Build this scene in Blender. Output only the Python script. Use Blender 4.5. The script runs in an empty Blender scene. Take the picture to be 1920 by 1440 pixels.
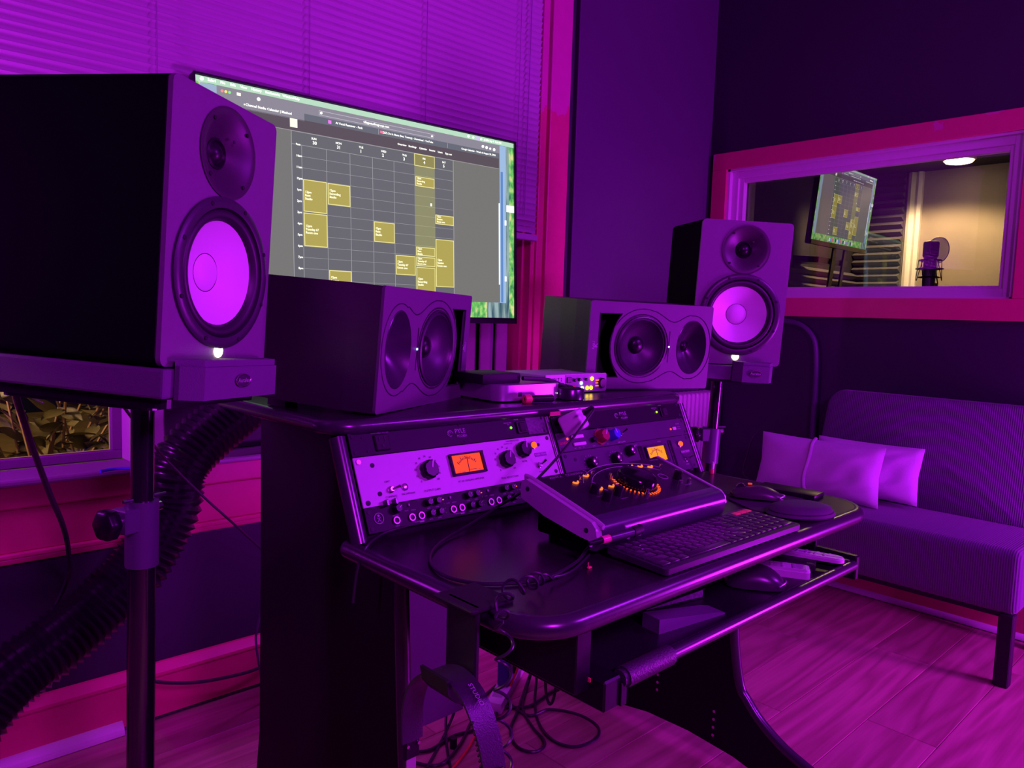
import bpy, bmesh, math, random
from mathutils import Matrix, Vector, Euler
random.seed(7)
D = bpy.data
SC = bpy.context.scene
COL = SC.collection
PI = math.pi
rad = math.radians

# ------------------------------------------------------------------ camera
CAMH = 1.13
YAW, PITCH, ROLL, FPX = rad(43.223), rad(5.18922), rad(1.78965), 1402.48
_f = Vector((math.sin(YAW)*math.cos(PITCH), math.cos(YAW)*math.cos(PITCH), -math.sin(PITCH)))
_r = Vector((math.cos(YAW), -math.sin(YAW), 0))
_u = _r.cross(_f)
_r, _u = math.cos(ROLL)*_r + math.sin(ROLL)*_u, -math.sin(ROLL)*_r + math.cos(ROLL)*_u
cam_d = D.cameras.new('camera'); cam = D.objects.new('camera', cam_d); COL.objects.link(cam)
cam_d.sensor_width = 36; cam_d.lens = 36*FPX/1920; cam_d.clip_start = .02
cam.matrix_world = Matrix(((_r.x, _u.x, -_f.x, 0), (_r.y, _u.y, -_f.y, 0), (_r.z, _u.z, -_f.z, CAMH), (0, 0, 0, 1)))
SC.camera = cam

# ------------------------------------------------------------------ world, lamps, exposure
SC.view_settings.view_transform = 'Standard'; SC.view_settings.look = 'None'
SC.view_settings.gamma = 1; SC.view_settings.use_curve_mapping = False
SC.view_settings.exposure = 0.0
w = D.worlds.new('night'); SC.world = w; w.use_nodes = True
w.node_tree.nodes['Background'].inputs[0].default_value = (.35, .25, .5, 1)
w.node_tree.nodes['Background'].inputs[1].default_value = .006
PURPLE = (.60, .012, 1.0)
def lamp(name, kind, loc, power, color, size=.1, target=None, size_y=None, spread=None):
    l = D.lights.new(name, kind); o = D.objects.new(name, l); COL.objects.link(o)
    o.location = loc; l.energy = power; l.color = color
    if kind == 'AREA':
        l.size = size
        if size_y: l.shape = 'RECTANGLE'; l.size_y = size_y
        if spread: l.spread = spread
    else: l.shadow_soft_size = size
    if target is not None:
        o.rotation_euler = (Vector(target)-Vector(loc)).to_track_quat('-Z', 'Y').to_euler()
    return o
lamp('led_floor_lamp', 'AREA', (3.02, -.62, .50), 54, PURPLE, .34, (1.2, 1.4, .85), .55)
lamp('led_desk_lamp', 'AREA', (.25, -1.15, 2.0), 43, PURPLE, .35, (1.0, 2.0, .8), .35)  # unseen fill light, added above and behind the camera
lamp('led_wall_bar', 'AREA', (-.25, 1.86, 1.22), 11, PURPLE, .06, (.9, 2.1, 1.6), .4)
lamp('led_strip_behind_desk', 'AREA', (1.35, 1.50, .62), 5.5, PURPLE, 1.3, (1.25, 2.1, .45), .05)
lamp('led_high_bar', 'AREA', (2.55, -1.05, 2.15), 44, (.47, .012, 1.0), .9, (1.6, 1.3, .7), .12)  # unseen fill light, added up high and aimed for the shelf-lip highlight
bl_ = lamp('booth_lamp', 'SPOT', (4.56, 1.56, 2.005), 36, (1, .66, .30), .04, (4.56, 1.57, 0))
bl_.data.spot_size = rad(150); bl_.data.spot_blend = .35
lamp('yard_lamp', 'POINT', (-1.2, 3.4, 2.2), 650, (1, .58, .30), .15)

# ------------------------------------------------------------------ helpers
def at(px, py, ax, val):
    """world point seen at a photograph pixel on the plane axis=val"""
    d = _f + _r*((px-960)/FPX) - _u*((py-720)/FPX)
    o = Vector((0, 0, CAMH)); t = (val-o[ax])/d[ax]
    return o + d*t

def xf(loc=(0, 0, 0), rot=(0, 0, 0)):
    return Matrix.Translation(Vector(loc)) @ Euler(rot, 'XYZ').to_matrix().to_4x4()

_rb = {}
def rbox_data(sx, sy, sz, r, seg):
    key = (round(sx, 5), round(sy, 5), round(sz, 5), round(r, 5), seg)
    if key in _rb: return _rb[key]
    bm = bmesh.new(); bmesh.ops.create_cube(bm, size=1)
    for v in bm.verts: v.co = Vector((v.co.x*sx, v.co.y*sy, v.co.z*sz))
    if r > 0:
        bmesh.ops.bevel(bm, geom=bm.edges[:], offset=min(r, .49*min(sx, sy, sz)), segments=seg, affect='EDGES', profile=.5)
    bm.verts.index_update()
    out = ([v.co.copy() for v in bm.verts], [[v.index for v in f.verts] for f in bm.faces]); bm.free()
    _rb[key] = out
    return out

PRINTED = {'legends', 'calendar_lines', 'today_lines', 'control_icon', 'meter_scale', 'address_bar', 'tab_divider', 'scroll_bar', 'outlet_slots'}
class MB:
    def __init__(s): s.v = []; s.f = []
    def add(s, vs, fs, M=None):
        n = len(s.v)
        s.v += [tuple(M @ Vector(v)) if M is not None else tuple(v) for v in vs]
        s.f += [[i+n for i in f] for f in fs]
        return s
    def box(s, x0, x1, y0, y1, z0, z1, r=0, seg=1, M=None):
        vs, fs = rbox_data(x1-x0, y1-y0, z1-z0, r, seg)
        T = Matrix.Translation(((x0+x1)/2, (y0+y1)/2, (z0+z1)/2))
        return s.add(vs, fs, (M @ T) if M is not None else T)
    def prism(s, pts, h0, h1, axis='x', M=None):
        """polygon pts extruded; axis x: pts=(y,z); axis y: pts=(x,z); axis z: pts=(x,y)"""
        n = len(pts)
        def P(p, h): return {'x': (h, p[0], p[1]), 'y': (p[0], h, p[1]), 'z': (p[0], p[1], h)}[axis]
        vs = [P(p, h0) for p in pts] + [P(p, h1) for p in pts]
        fs = [list(range(n))[::-1], list(range(n, 2*n))] + [[i, (i+1) % n, n+(i+1) % n, n+i] for i in range(n)]
        return s.add(vs, fs, M)
    def lathe(s, prof, n=32, M=None, sx=1, sz=1, cap0=True, cap1=True):
        """profile [(radius, height)] turned about -Y (height toward the viewer is negative y)"""
        vs = []; fs = []
        for r, h in prof:
            for k in range(n):
                a = 2*PI*k/n; vs.append((r*math.cos(a)*sx, h, r*math.sin(a)*sz))
        for i in range(len(prof)-1):
            for k in range(n):
                a, b = i*n+k, i*n+(k+1) % n
                fs.append([a, b, b+n, a+n])
        if cap0: fs.append(list(range(n))[::-1])
        if cap1: fs.append([(len(prof)-1)*n+k for k in range(n)])
        return s.add(vs, fs, M)
    def zlathe(s, prof, n=24, M=None):
        """profile [(radius, z)] turned about Z"""
        R = Matrix.Rotation(PI/2, 4, 'X')
        return s.lathe([(r, z) for r, z in prof], n, (M @ R) if M is not None else R)
    def cyl(s, p0, p1, r0, n=16, r1=None):
        r1 = r0 if r1 is None else r1
        p0, p1 = Vector(p0), Vector(p1); q = (p1-p0).to_track_quat('Z', 'Y').to_matrix()
        vs = []
        for p, r in ((p0, r0), (p1, r1)):
            for k in range(n):
                a = 2*PI*k/n; vs.append(p + q @ Vector((r*math.cos(a), r*math.sin(a), 0)))
        fs = [[k, (k+1) % n, n+(k+1) % n, n+k] for k in range(n)] + [list(range(n))[::-1], list(range(n, 2*n))]
        return s.add(vs, fs)
    def tube(s, pts, r, n=8, smooth=6, closed=False, rfun=None):
        P = [Vector(p) for p in pts]
        if smooth > 1 and len(P) > 2:
            Q = []; m = len(P)
            for i in range(m if closed else m-1):
                if closed: a, b, c, d = P[(i-1) % m], P[i], P[(i+1) % m], P[(i+2) % m]
                else: a, b, c, d = P[max(i-1, 0)], P[i], P[i+1], P[min(i+2, m-1)]
                for k in range(smooth):
                    t = k/smooth
                    Q.append(.5*((2*b)+(c-a)*t+(2*a-5*b+4*c-d)*t*t+(3*b-a-3*c+d)*t**3))
            if not closed: Q.append(P[-1])
            P = Q
        m = len(P); vs = []; fs = []
        t0 = (P[1]-P[0]).normalized(); nrm = t0.orthogonal().normalized()
        for i, p in enumerate(P):
            if closed: t = (P[(i+1) % m]-P[i-1]).normalized()
            else: t = (P[min(i+1, m-1)]-P[max(i-1, 0)]).normalized()
            nrm = (nrm - t*nrm.dot(t)).normalized(); bn = t.cross(nrm)
            rr = rfun(i/(m-1)) if rfun else r
            for k in range(n):
                a = 2*PI*k/n; vs.append(p + nrm*(rr*math.cos(a)) + bn*(rr*math.sin(a)))
        for i in range(m if closed else m-1):
            for k in range(n):
                a, b = i*n+k, i*n+(k+1) % n; c, d = ((i+1) % m)*n+(k+1) % n, ((i+1) % m)*n+k
                fs.append([a, b, c, d])
        if not closed: fs += [list(range(n))[::-1], [(m-1)*n+k for k in range(n)]]
        return s.add(vs, fs)
    def text(s, body, size, M, align='CENTER', depth=0.0, bold=0.0):
        cu = D.curves.new('t', 'FONT'); cu.body = body; cu.size = size; cu.align_x = align; cu.align_y = 'CENTER'
        cu.resolution_u = 2; cu.extrude = depth; cu.offset = bold
        o = D.objects.new('t', cu); me = o.to_mesh()
        s.add([v.co.copy() for v in me.vertices], [list(p.vertices) for p in me.polygons], M)
        o.to_mesh_clear(); D.objects.remove(o); D.curves.remove(cu)
        return s
    def plate(s, outer, holes, y0, y1):
        """flat plate in XZ with holes, thickness y0..y1"""
        cu = D.curves.new('p', 'CURVE'); cu.dimensions = '2D'; cu.fill_mode = 'BOTH'; cu.extrude = (y1-y0)/2
        for pl in [outer]+holes:
            sp = cu.splines.new('POLY'); sp.points.add(len(pl)-1); sp.use_cyclic_u = True
            for q_, p in zip(sp.points, pl): q_.co = (p[0], p[1], 0, 1)
        o = D.objects.new('p', cu); me = o.to_mesh()
        s.add([(v.co.x, (y0+y1)/2-v.co.z, v.co.y) for v in me.vertices], [list(p.vertices) for p in me.polygons])
        o.to_mesh_clear(); D.objects.remove(o); D.curves.remove(cu)
        return s
    def build(s, name, mat, parent=None, smooth=False, M=None):
        me = D.meshes.new(name); me.from_pydata(s.v, [], s.f); me.update()
        me.materials.append(mat)
        o = D.objects.new(name, me); COL.objects.link(o)
        if M is not None: o.matrix_world = M
        if parent is not None: o.parent = parent
        if name in PRINTED or name.endswith('lettering'): o['kind'] = 'stuff'
        if smooth:
            me.polygons.foreach_set('use_smooth', [True]*len(me.polygons))
            me.set_sharp_from_angle(angle=rad(smooth if smooth is not True else 40))
        return o
TXT = Matrix.Rotation(PI/2, 4, 'X')          # text standing on a face that looks toward -Y

def thing(name, label, cat, M=None, group=None):
    o = D.objects.new(name, None); COL.objects.link(o); o.empty_display_size = .05
    if M is not None: o.matrix_world = M
    return tag(o, label, cat, group)
def tag(o, label, cat, group=None):
    o['label'] = label; o['category'] = cat
    if group: o['group'] = group
    return o
def struct(o): o['kind'] = 'structure'; return o
def share(src, parent, M, name=None):
    o = D.objects.new(name or src.name.split('.')[0], src.data); COL.objects.link(o); o.parent = parent; o.matrix_basis = M
    return o
def speaker_matrix(pos, yaw, tilt, roll):
    return Matrix.Translation(Vector(pos)) @ Matrix.Rotation(yaw, 4, 'Z') @ Matrix.Rotation(tilt, 4, 'X') @ Matrix.Rotation(roll, 4, 'Y')

# ------------------------------------------------------------------ materials
MATS = {}
def mat(name, col, rough=.5, metal=0.0, var=.06, vscale=40, bump=0.0, bscale=200, emit=None, estr=1.0, spec=.5, coat=0, alpha=None, sheen=0):
    if name in MATS: return MATS[name]
    m = D.materials.new(name); m.use_nodes = True; nt = m.node_tree; b = nt.nodes['Principled BSDF']
    b.inputs['Roughness'].default_value = rough; b.inputs['Metallic'].default_value = metal
    b.inputs['Specular IOR Level'].default_value = spec; b.inputs['Coat Weight'].default_value = coat
    b.inputs['Sheen Weight'].default_value = sheen
    tc = nt.nodes.new('ShaderNodeTexCoord'); nz = nt.nodes.new('ShaderNodeTexNoise')
    nz.inputs['Scale'].default_value = vscale; nz.inputs['Detail'].default_value = 3
    nt.links.new(tc.outputs['Object'], nz.inputs['Vector'])
    cr = nt.nodes.new('ShaderNodeMix'); cr.data_type = 'RGBA'
    cr.inputs[6].default_value = (*[max(0, c*(1-var)) for c in col], 1); cr.inputs[7].default_value = (*[min(1, c*(1+var)) for c in col], 1)
    nt.links.new(nz.outputs['Fac'], cr.inputs[0]); nt.links.new(cr.outputs[2], b.inputs['Base Color'])
    if bump:
        n2 = nt.nodes.new('ShaderNodeTexNoise'); n2.inputs['Scale'].default_value = bscale
        nt.links.new(tc.outputs['Object'], n2.inputs['Vector'])
        bp = nt.nodes.new('ShaderNodeBump'); bp.inputs['Strength'].default_value = bump; bp.inputs['Distance'].default_value = .002
        nt.links.new(n2.outputs['Fac'], bp.inputs['Height']); nt.links.new(bp.outputs['Normal'], b.inputs['Normal'])
    if emit:
        b.inputs['Emission Color'].default_value = (*emit, 1); b.inputs['Emission Strength'].default_value = estr
    if alpha is not None: b.inputs['Alpha'].default_value = alpha
    MATS[name] = m
    return m
def srgb(r, g, b):
    f = lambda c: (c/255/12.92) if c/255 <= .04045 else ((c/255+.055)/1.055)**2.4
    return (f(r), f(g), f(b))
def emis(name, rgb, strength=1.0):
    """lit display or indicator"""
    return mat(name, (.002, .002, .002), .5, emit=srgb(*rgb), estr=strength, spec=.08)

WALL = mat('dark_wall_paint', (.021, .015, .031), .6, var=.12, vscale=3, bump=.12, bscale=60)
PANEL = mat('alcove_wall_paint', (.074, .050, .092), .55, var=.10, vscale=2, bump=.10, bscale=50)
WHITE = mat('white_paint', (.62, .60, .58), .45, var=.05, vscale=8)
BLIND = mat('blind_vinyl', (.40, .375, .385), .42, var=.03, vscale=6)
SIDE = mat('black_speaker_wrap', (.003, .003, .0045), .9, spec=.04)
BLACK = mat('black_vinyl_wrap', (.008, .008, .010), .55, bump=.15, bscale=600)
BAFFLE = mat('black_baffle', (.145, .125, .155), .5, bump=.25, bscale=900)
PLAST = mat('black_plastic', (.010, .009, .012), .32, spec=.28)
PLASTM = mat('matte_black_plastic', (.016, .014, .018), .55, bump=.1, spec=.3)
SATIN = mat('satin_black_moulding', (.034, .030, .040), .27, spec=.8)
RUBBER = mat('black_rubber', (.010, .010, .012), .5)
LAMIN = mat('black_laminate', (.020, .017, .020), .27, var=.15, vscale=60, bump=.04, bscale=900)
CONE = mat('white_cone', (.74, .72, .74), .5, var=.03, vscale=12)
CHROME = mat('chrome', (.75, .73, .76), .18, 1.0)
SILVER = mat('silver_aluminium', (.60, .58, .62), .34, .75)
BRUSH = mat('brushed_panel', (.49, .475, .52), .42, .12, var=.05, vscale=90)
GREYP = mat('dark_grey_panel', (.064, .060, .080), .42, .1, var=.1, spec=.35)
BLKP = mat('black_panel', (.013, .011, .015), .42, .0, spec=.18)
WHPL = mat('white_plastic', (.70, .68, .70), .4)
GREY = mat('light_grey_plastic', (.45, .44, .47), .45)
INK = mat('black_ink', (.02, .012, .03), .6)
PRINT = mat('pale_print', (.42, .38, .48), .5)
FOAM = mat('charcoal_foam', (.12, .11, .13), .9, bump=.5, bscale=700)
RED = mat('red_plastic', (.88, .17, .15), .4)
REDCORD = mat('red_cord', (.9, .04, .05), .4)
BLUEK = mat('blue_knob', (.05, .10, .55), .35)
MAROON = mat('maroon_knob', (.30, .03, .05), .35)
CORD = mat('black_cord', (.025, .022, .030), .38)

# red trim paint with an older, redder coat below a drippy line
def trim_paint():
    m = D.materials.new('red_trim_paint'); m.use_nodes = True; nt = m.node_tree; b = nt.nodes['Principled BSDF']
    b.inputs['Roughness'].default_value = .38
    geo = nt.nodes.new('ShaderNodeNewGeometry'); sep = nt.nodes.new('ShaderNodeSeparateXYZ')
    nt.links.new(geo.outputs['Position'], sep.inputs[0])
    nz = nt.nodes.new('ShaderNodeTexNoise'); nz.inputs['Scale'].default_value = 9; nz.inputs['Detail'].default_value = 4
    nt.links.new(geo.outputs['Position'], nz.inputs['Vector'])
    ma = nt.nodes.new('ShaderNodeMath'); ma.operation = 'MULTIPLY_ADD'; ma.inputs[1].default_value = .30
    nt.links.new(nz.outputs['Fac'], ma.inputs[0]); nt.links.new(sep.outputs['Z'], ma.inputs[2])
    st = nt.nodes.new('ShaderNodeMath'); st.operation = 'GREATER_THAN'; st.inputs[1].default_value = 2.11
    nt.links.new(ma.outputs[0], st.inputs[0])
    mx = nt.nodes.new('ShaderNodeMix'); mx.data_type = 'RGBA'
    mx.inputs[6].default_value = (.62, .050, .16, 1); mx.inputs[7].default_value = (.62, .10, .31, 1)
    nt.links.new(st.outputs[0], mx.inputs[0])
    n2 = nt.nodes.new('ShaderNodeTexNoise'); n2.inputs['Scale'].default_value = 25
    nt.links.new(geo.outputs['Position'], n2.inputs['Vector'])
    hs = nt.nodes.new('ShaderNodeMix'); hs.data_type = 'RGBA'; hs.blend_type = 'MULTIPLY'; hs.inputs[7].default_value = (.85, .8, .85, 1)
    nt.links.new(n2.outputs['Fac'], hs.inputs[0]); nt.links.new(mx.outputs[2], hs.inputs[6]); nt.links.new(hs.outputs[2], b.inputs['Base Color'])
    bp = nt.nodes.new('ShaderNodeBump'); bp.inputs['Strength'].default_value = .15; bp.inputs['Distance'].default_value = .002
    nt.links.new(n2.outputs['Fac'], bp.inputs['Height']); nt.links.new(bp.outputs['Normal'], b.inputs['Normal'])
    MATS['red_trim_paint'] = m
    return m
TRIM = trim_paint()

def wood_floor():
    m = D.materials.new('oak_plank'); m.use_nodes = True; nt = m.node_tree; b = nt.nodes['Principled BSDF']
    L = nt.links.new
    b.inputs['Roughness'].default_value = .38
    tc = nt.nodes.new('ShaderNodeTexCoord'); oi = nt.nodes.new('ShaderNodeObjectInfo')
    ad = nt.nodes.new('ShaderNodeVectorMath'); ad.operation = 'ADD'
    cb = nt.nodes.new('ShaderNodeCombineXYZ'); mu = nt.nodes.new('ShaderNodeMath'); mu.operation = 'MULTIPLY'; mu.inputs[1].default_value = 37
    L(oi.outputs['Random'], mu.inputs[0]); L(mu.outputs[0], cb.inputs[0]); L(mu.outputs[0], cb.inputs[1]); L(mu.outputs[0], cb.inputs[2])
    L(tc.outputs['Object'], ad.inputs[0]); L(cb.outputs[0], ad.inputs[1])
    mp = nt.nodes.new('ShaderNodeMapping'); mp.inputs['Scale'].default_value = (.75, 9, 9); L(ad.outputs[0], mp.inputs[0])
    nz = nt.nodes.new('ShaderNodeTexNoise'); nz.inputs['Scale'].default_value = 1.1; nz.inputs['Detail'].default_value = 2; nz.inputs['Distortion'].default_value = .4
    L(mp.outputs[0], nz.inputs['Vector'])
    rg = nt.nodes.new('ShaderNodeMath'); rg.operation = 'MULTIPLY'; rg.inputs[1].default_value = 11; L(nz.outputs['Fac'], rg.inputs[0])
    fr = nt.nodes.new('ShaderNodeMath'); fr.operation = 'PINGPONG'; fr.inputs[1].default_value = 1; L(rg.outputs[0], fr.inputs[0])
    mp2 = nt.nodes.new('ShaderNodeMapping'); mp2.inputs['Scale'].default_value = (6, 160, 160); L(ad.outputs[0], mp2.inputs[0])
    n2 = nt.nodes.new('ShaderNodeTexNoise'); n2.inputs['Scale'].default_value = 1; n2.inputs['Detail'].default_value = 4; L(mp2.outputs[0], n2.inputs['Vector'])
    mm = nt.nodes.new('ShaderNodeMath'); mm.operation = 'MULTIPLY_ADD'; mm.inputs[1].default_value = .55
    hh = nt.nodes.new('ShaderNodeMath'); hh.operation = 'MULTIPLY'; hh.inputs[1].default_value = .5; L(n2.outputs['Fac'], hh.inputs[0])
    L(fr.outputs[0], mm.inputs[0]); L(hh.outputs[0], mm.inputs[2])
    cr = nt.nodes.new('ShaderNodeValToRGB'); cr.color_ramp.elements[0].color = (.34, .19, .14, 1); cr.color_ramp.elements[1].color = (.58, .37, .27, 1)
    cr.color_ramp.elements[0].position = .15; cr.color_ramp.elements[1].position = .85
    L(mm.outputs[0], cr.inputs[0])
    vm = nt.nodes.new('ShaderNodeMix'); vm.data_type = 'RGBA'; vm.blend_type = 'MULTIPLY'; vm.inputs[7].default_value = (.72, .72, .74, 1)
    L(oi.outputs['Random'], vm.inputs[0]); L(cr.outputs[0], vm.inputs[6]); L(vm.outputs[2], b.inputs['Base Color'])
    bp = nt.nodes.new('ShaderNodeBump'); bp.inputs['Strength'].default_value = .25; bp.inputs['Distance'].default_value = .002
    L(mm.outputs[0], bp.inputs['Height']); L(bp.outputs['Normal'], b.inputs['Normal'])
    return m
OAK = wood_floor()

def fabric(name, col, ribs=0, rough=.9, axis=1):
    m = D.materials.new(name); m.use_nodes = True; nt = m.node_tree; b = nt.nodes['Principled BSDF']; L = nt.links.new
    b.inputs['Roughness'].default_value = rough; b.inputs['Sheen Weight'].default_value = .25; b.inputs['Specular IOR Level'].default_value = .2
    tc = nt.nodes.new('ShaderNodeTexCoord'); nz = nt.nodes.new('ShaderNodeTexNoise'); nz.inputs['Scale'].default_value = 350
    L(tc.outputs['Object'], nz.inputs['Vector'])
    cr = nt.nodes.new('ShaderNodeMix'); cr.data_type = 'RGBA'
    cr.inputs[6].default_value = (*[c*.8 for c in col], 1); cr.inputs[7].default_value = (*[c*1.15 for c in col], 1)
    L(nz.outputs['Fac'], cr.inputs[0]); L(cr.outputs[2], b.inputs['Base Color'])
    h = nz.outputs['Fac']
    if ribs:
        wv = nt.nodes.new('ShaderNodeTexWave'); wv.bands_direction = 'XYZ'[axis]; wv.inputs['Scale'].default_value = ribs
        L(tc.outputs['Object'], wv.inputs['Vector'])
        ma = nt.nodes.new('ShaderNodeMath'); ma.operation = 'MULTIPLY_ADD'; ma.inputs[1].default_value = 1.6
        L(wv.outputs['Fac'], ma.inputs[0]); L(nz.outputs['Fac'], ma.inputs[2]); h = ma.outputs[0]
    bp = nt.nodes.new('ShaderNodeBump'); bp.inputs['Strength'].default_value = .5; bp.inputs['Distance'].default_value = .0015
    L(h, bp.inputs['Height']); L(bp.outputs['Normal'], b.inputs['Normal'])
    MATS[name] = m
    return m
SOFA = fabric('ribbed_sofa_fabric', (.115, .09, .145), 45)
PILLOW = fabric('pillow_cotton', (.56, .50, .60))

def clear_glass(name, refl=.06, tint=(1, 1, 1)):
    m = D.materials.new(name); m.use_nodes = True; nt = m.node_tree; L = nt.links.new
    for n in list(nt.nodes):
        if n.type == 'BSDF_PRINCIPLED': nt.nodes.remove(n)
    out = nt.nodes['Material Output']
    tr = nt.nodes.new('ShaderNodeBsdfTransparent'); tr.inputs[0].default_value = (*tint, 1)
    gl = nt.nodes.new('ShaderNodeBsdfGlossy'); gl.inputs['Roughness'].default_value = .02
    fr = nt.nodes.new('ShaderNodeFresnel'); fr.inputs[0].default_value = 1.5
    ad = nt.nodes.new('ShaderNodeMath'); ad.operation = 'ADD'; ad.inputs[1].default_value = refl; L(fr.outputs[0], ad.inputs[0])
    mx = nt.nodes.new('ShaderNodeMixShader'); L(ad.outputs[0], mx.inputs[0]); L(tr.outputs[0], mx.inputs[1]); L(gl.outputs[0], mx.inputs[2])
    L(mx.outputs[0], out.inputs[0])
    return m
GLASS = clear_glass('window_glass', .02)

# ================================================================== SETTING
# floor of planks laid along X
fl = struct(MB().box(-1.4, 3.38, -2.2, 2.10, -.05, -.006).build('floor', mat('floor_underlay', (.03, .015, .015), .8)))
PW, PLN = .185, 1.22
plank_src = None
for j in range(24):
    y0 = 2.08 - (j+1)*PW
    if y0 < -2.15: break
    x = -1.4 - ((j*.437) % 1.0)*PLN
    while x < 3.23:
        a, bb = max(x, -1.4), min(x+PLN, 3.229)
        if bb-a > .03:
            M = Matrix.Translation(((a+bb)/2, y0+PW/2, -.006))
            MB().box(-(bb-a)/2+.0007, (bb-a)/2-.0007, -PW/2+.0007, PW/2-.0007, 0, .006, .0012).build('plank', OAK, fl, M=M)
        x += PLN
# window wall (far side), leaving an opening x -.75..2.02, z .716..2.45
WY = 2.08
wf = struct(MB().box(-1.4, 2.03, WY, WY+.2, 0, .70).box(-1.4, -.75, WY, WY+.2, .70, 2.75)
            .box(-.75, 2.03, WY, WY+.2, 2.45, 2.75).box(2.03, 2.238, WY, WY+.2, 0, 2.75).build('wall_front', WALL))
struct(MB().box(2.238, 2.258, WY+.035, WY+.2, 0, 2.75).build('trim_1', mat('shadow_gap', (.006, .004, .01), .8)))
struct(MB().box(2.258, 3.24, WY-.004, WY+.2, 0, 2.75, .004, 2).build('wall_alcove', PANEL))
# booth wall (right) with a window opening
BX = 3.23
struct(MB().box(BX, BX+.15, -2.2, .755, 0, 2.75).box(BX, BX+.15, 1.985, WY+.2, 0, 2.75)
       .box(BX, BX+.15, .755, 1.985, 0, 1.235).box(BX, BX+.15, .755, 1.985, 1.87, 2.75).build('wall_right', WALL))
struct(MB().box(-1.4, BX+.15, -2.35, -2.2, 0, 2.75).build('wall_back', WALL))
struct(MB().box(-1.55, -1.4, -2.35, WY+.2, 0, 2.75).build('wall_left', WALL))
struct(MB().box(-1.55, BX+.15, -2.35, WY+.2, 2.75, 2.85).build('ceiling', mat('ceiling_paint', (.20, .18, .21), .7)))

# window casing and stool
struct(MB().box(2.085, 2.195, WY-.028, WY, .50, 2.75, .006, 2).box(2.030, 2.086, WY-.012, WY, .50, 2.75, .004, 2)
       .box(2.018, 2.032, WY-.012, WY+.15, .716, 2.45).build('trim_2', TRIM))
struct(MB().box(2.040, 2.075, WY-.022, WY-.012, .50, 2.75, .004, 2).box(2.006, 2.020, WY+.02, WY+.14, .716, 2.45, .004, 2).build('trim_3', TRIM))
# sill board, apron and mouldings under the window
struct(MB().box(-1.2, 2.20, WY-.055, WY+.075, .698, .716, .006, 2).build('trim_4', mat('sill_paint', (.34, .30, .34), .45)))
struct(MB().box(-1.2, 2.16, WY-.035, WY, .640, .698, .005, 2).build('trim_5', TRIM))
struct(MB().box(-1.2, 2.16, WY-.028, WY, .535, .640, .003, 1).build('trim_6', TRIM))
struct(MB().box(-1.2, 2.16, WY-.036, WY, .522, .536, .004, 2).box(-1.2, 2.16, WY-.030, WY, .508, .523, .004, 2).build('trim_7', TRIM))
# baseboards
def baseboard(name, pts, axis, h0, h1, m): return struct(MB().prism(pts, h0, h1, axis).build(name, m))
bb = [(WY, .012), (WY-.016, .012), (WY-.016, .120), (WY-.022, .128), (WY-.022, .136), (WY-.012, .150), (WY-.006, .158), (WY, .160)]
baseboard('baseboard_front', bb, 'x', -1.4, 3.21, TRIM)
bb = [(BX, .012), (BX-.016, .012), (BX-.016, .125), (BX-.010, .15), (BX, .155)]
baseboard('baseboard_right', bb, 'y', -2.2, 2.06, TRIM)
q = [(0, 0)] + [(.020*math.cos(a), .020*math.sin(a)) for a in [i*PI/2/6 for i in range(7)]]
struct(MB().prism([(BX-.016-p[0], p[1]+.004) for p in q], -2.2, 2.04, 'y').build('trim_8', WHITE))
struct(MB().prism([(WY-.016-p[0]*1.2, p[1]*1.5+.002) for p in q], -1.4, .562, 'x').build('trim_9', WHITE))

# window sashes: left light, mullion, right light with panels
w1 = struct(MB().box(-.75, .60, WY+.075, WY+.10, .716, .742, .003).box(-.75, -.70, WY+.075, WY+.10, .716, 2.45).box(.572, .60, WY+.075, WY+.10, .74, 2.45, .003)
            .box(-.75, .60, WY+.075, WY+.10, 2.40, 2.45).build('window_1', mat('sash_paint', (.25, .18, .26), .5)))
MB().box(-.71, .575, WY+.085, WY+.090, .735, 2.42).build('pane', GLASS, w1)
struct(MB().box(.598, .680, WY-.010, WY+.14, .716, 2.45, .004, 2).build('trim_10', WHITE))
w2 = struct(MB().box(.68, 2.02, WY+.10, WY+.12, .716, .75).box(.68, 2.02, WY+.10, WY+.12, 1.58, 1.63).box(.68, 2.02, WY+.10, WY+.12, 2.40, 2.45)
            .box(1.985, 2.02, WY+.10, WY+.12, .716, 2.45).build('window_2', WHITE))
MB().box(.68, 2.0, WY+.107, WY+.111, .74, 2.42).build('pane', clear_glass('dark_pane', .03, (.12, .12, .14)), w2)
hp = tag(MB().box(.682, 1.18, WY+.060, WY+.085, .717, 1.55, .003).build('hose_board', BLACK), 'black board closing the window behind the ribbed hose', 'board')
ac = thing('accordion_panel', 'pale pleated panel filling the window below the right end of the television', 'panel', xf((1.185, WY+.05, .717)))
px0 = 0.0; k = 0
while px0 < .80:
    wdt = (.052, .030, .060, .020)[k % 4]; dep = (.0, .018, .004, .022)[k % 4]
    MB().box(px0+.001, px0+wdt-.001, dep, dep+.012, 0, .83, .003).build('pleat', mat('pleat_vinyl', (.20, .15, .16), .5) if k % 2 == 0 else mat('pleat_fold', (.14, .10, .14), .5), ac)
    px0 += wdt; k += 1

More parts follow.
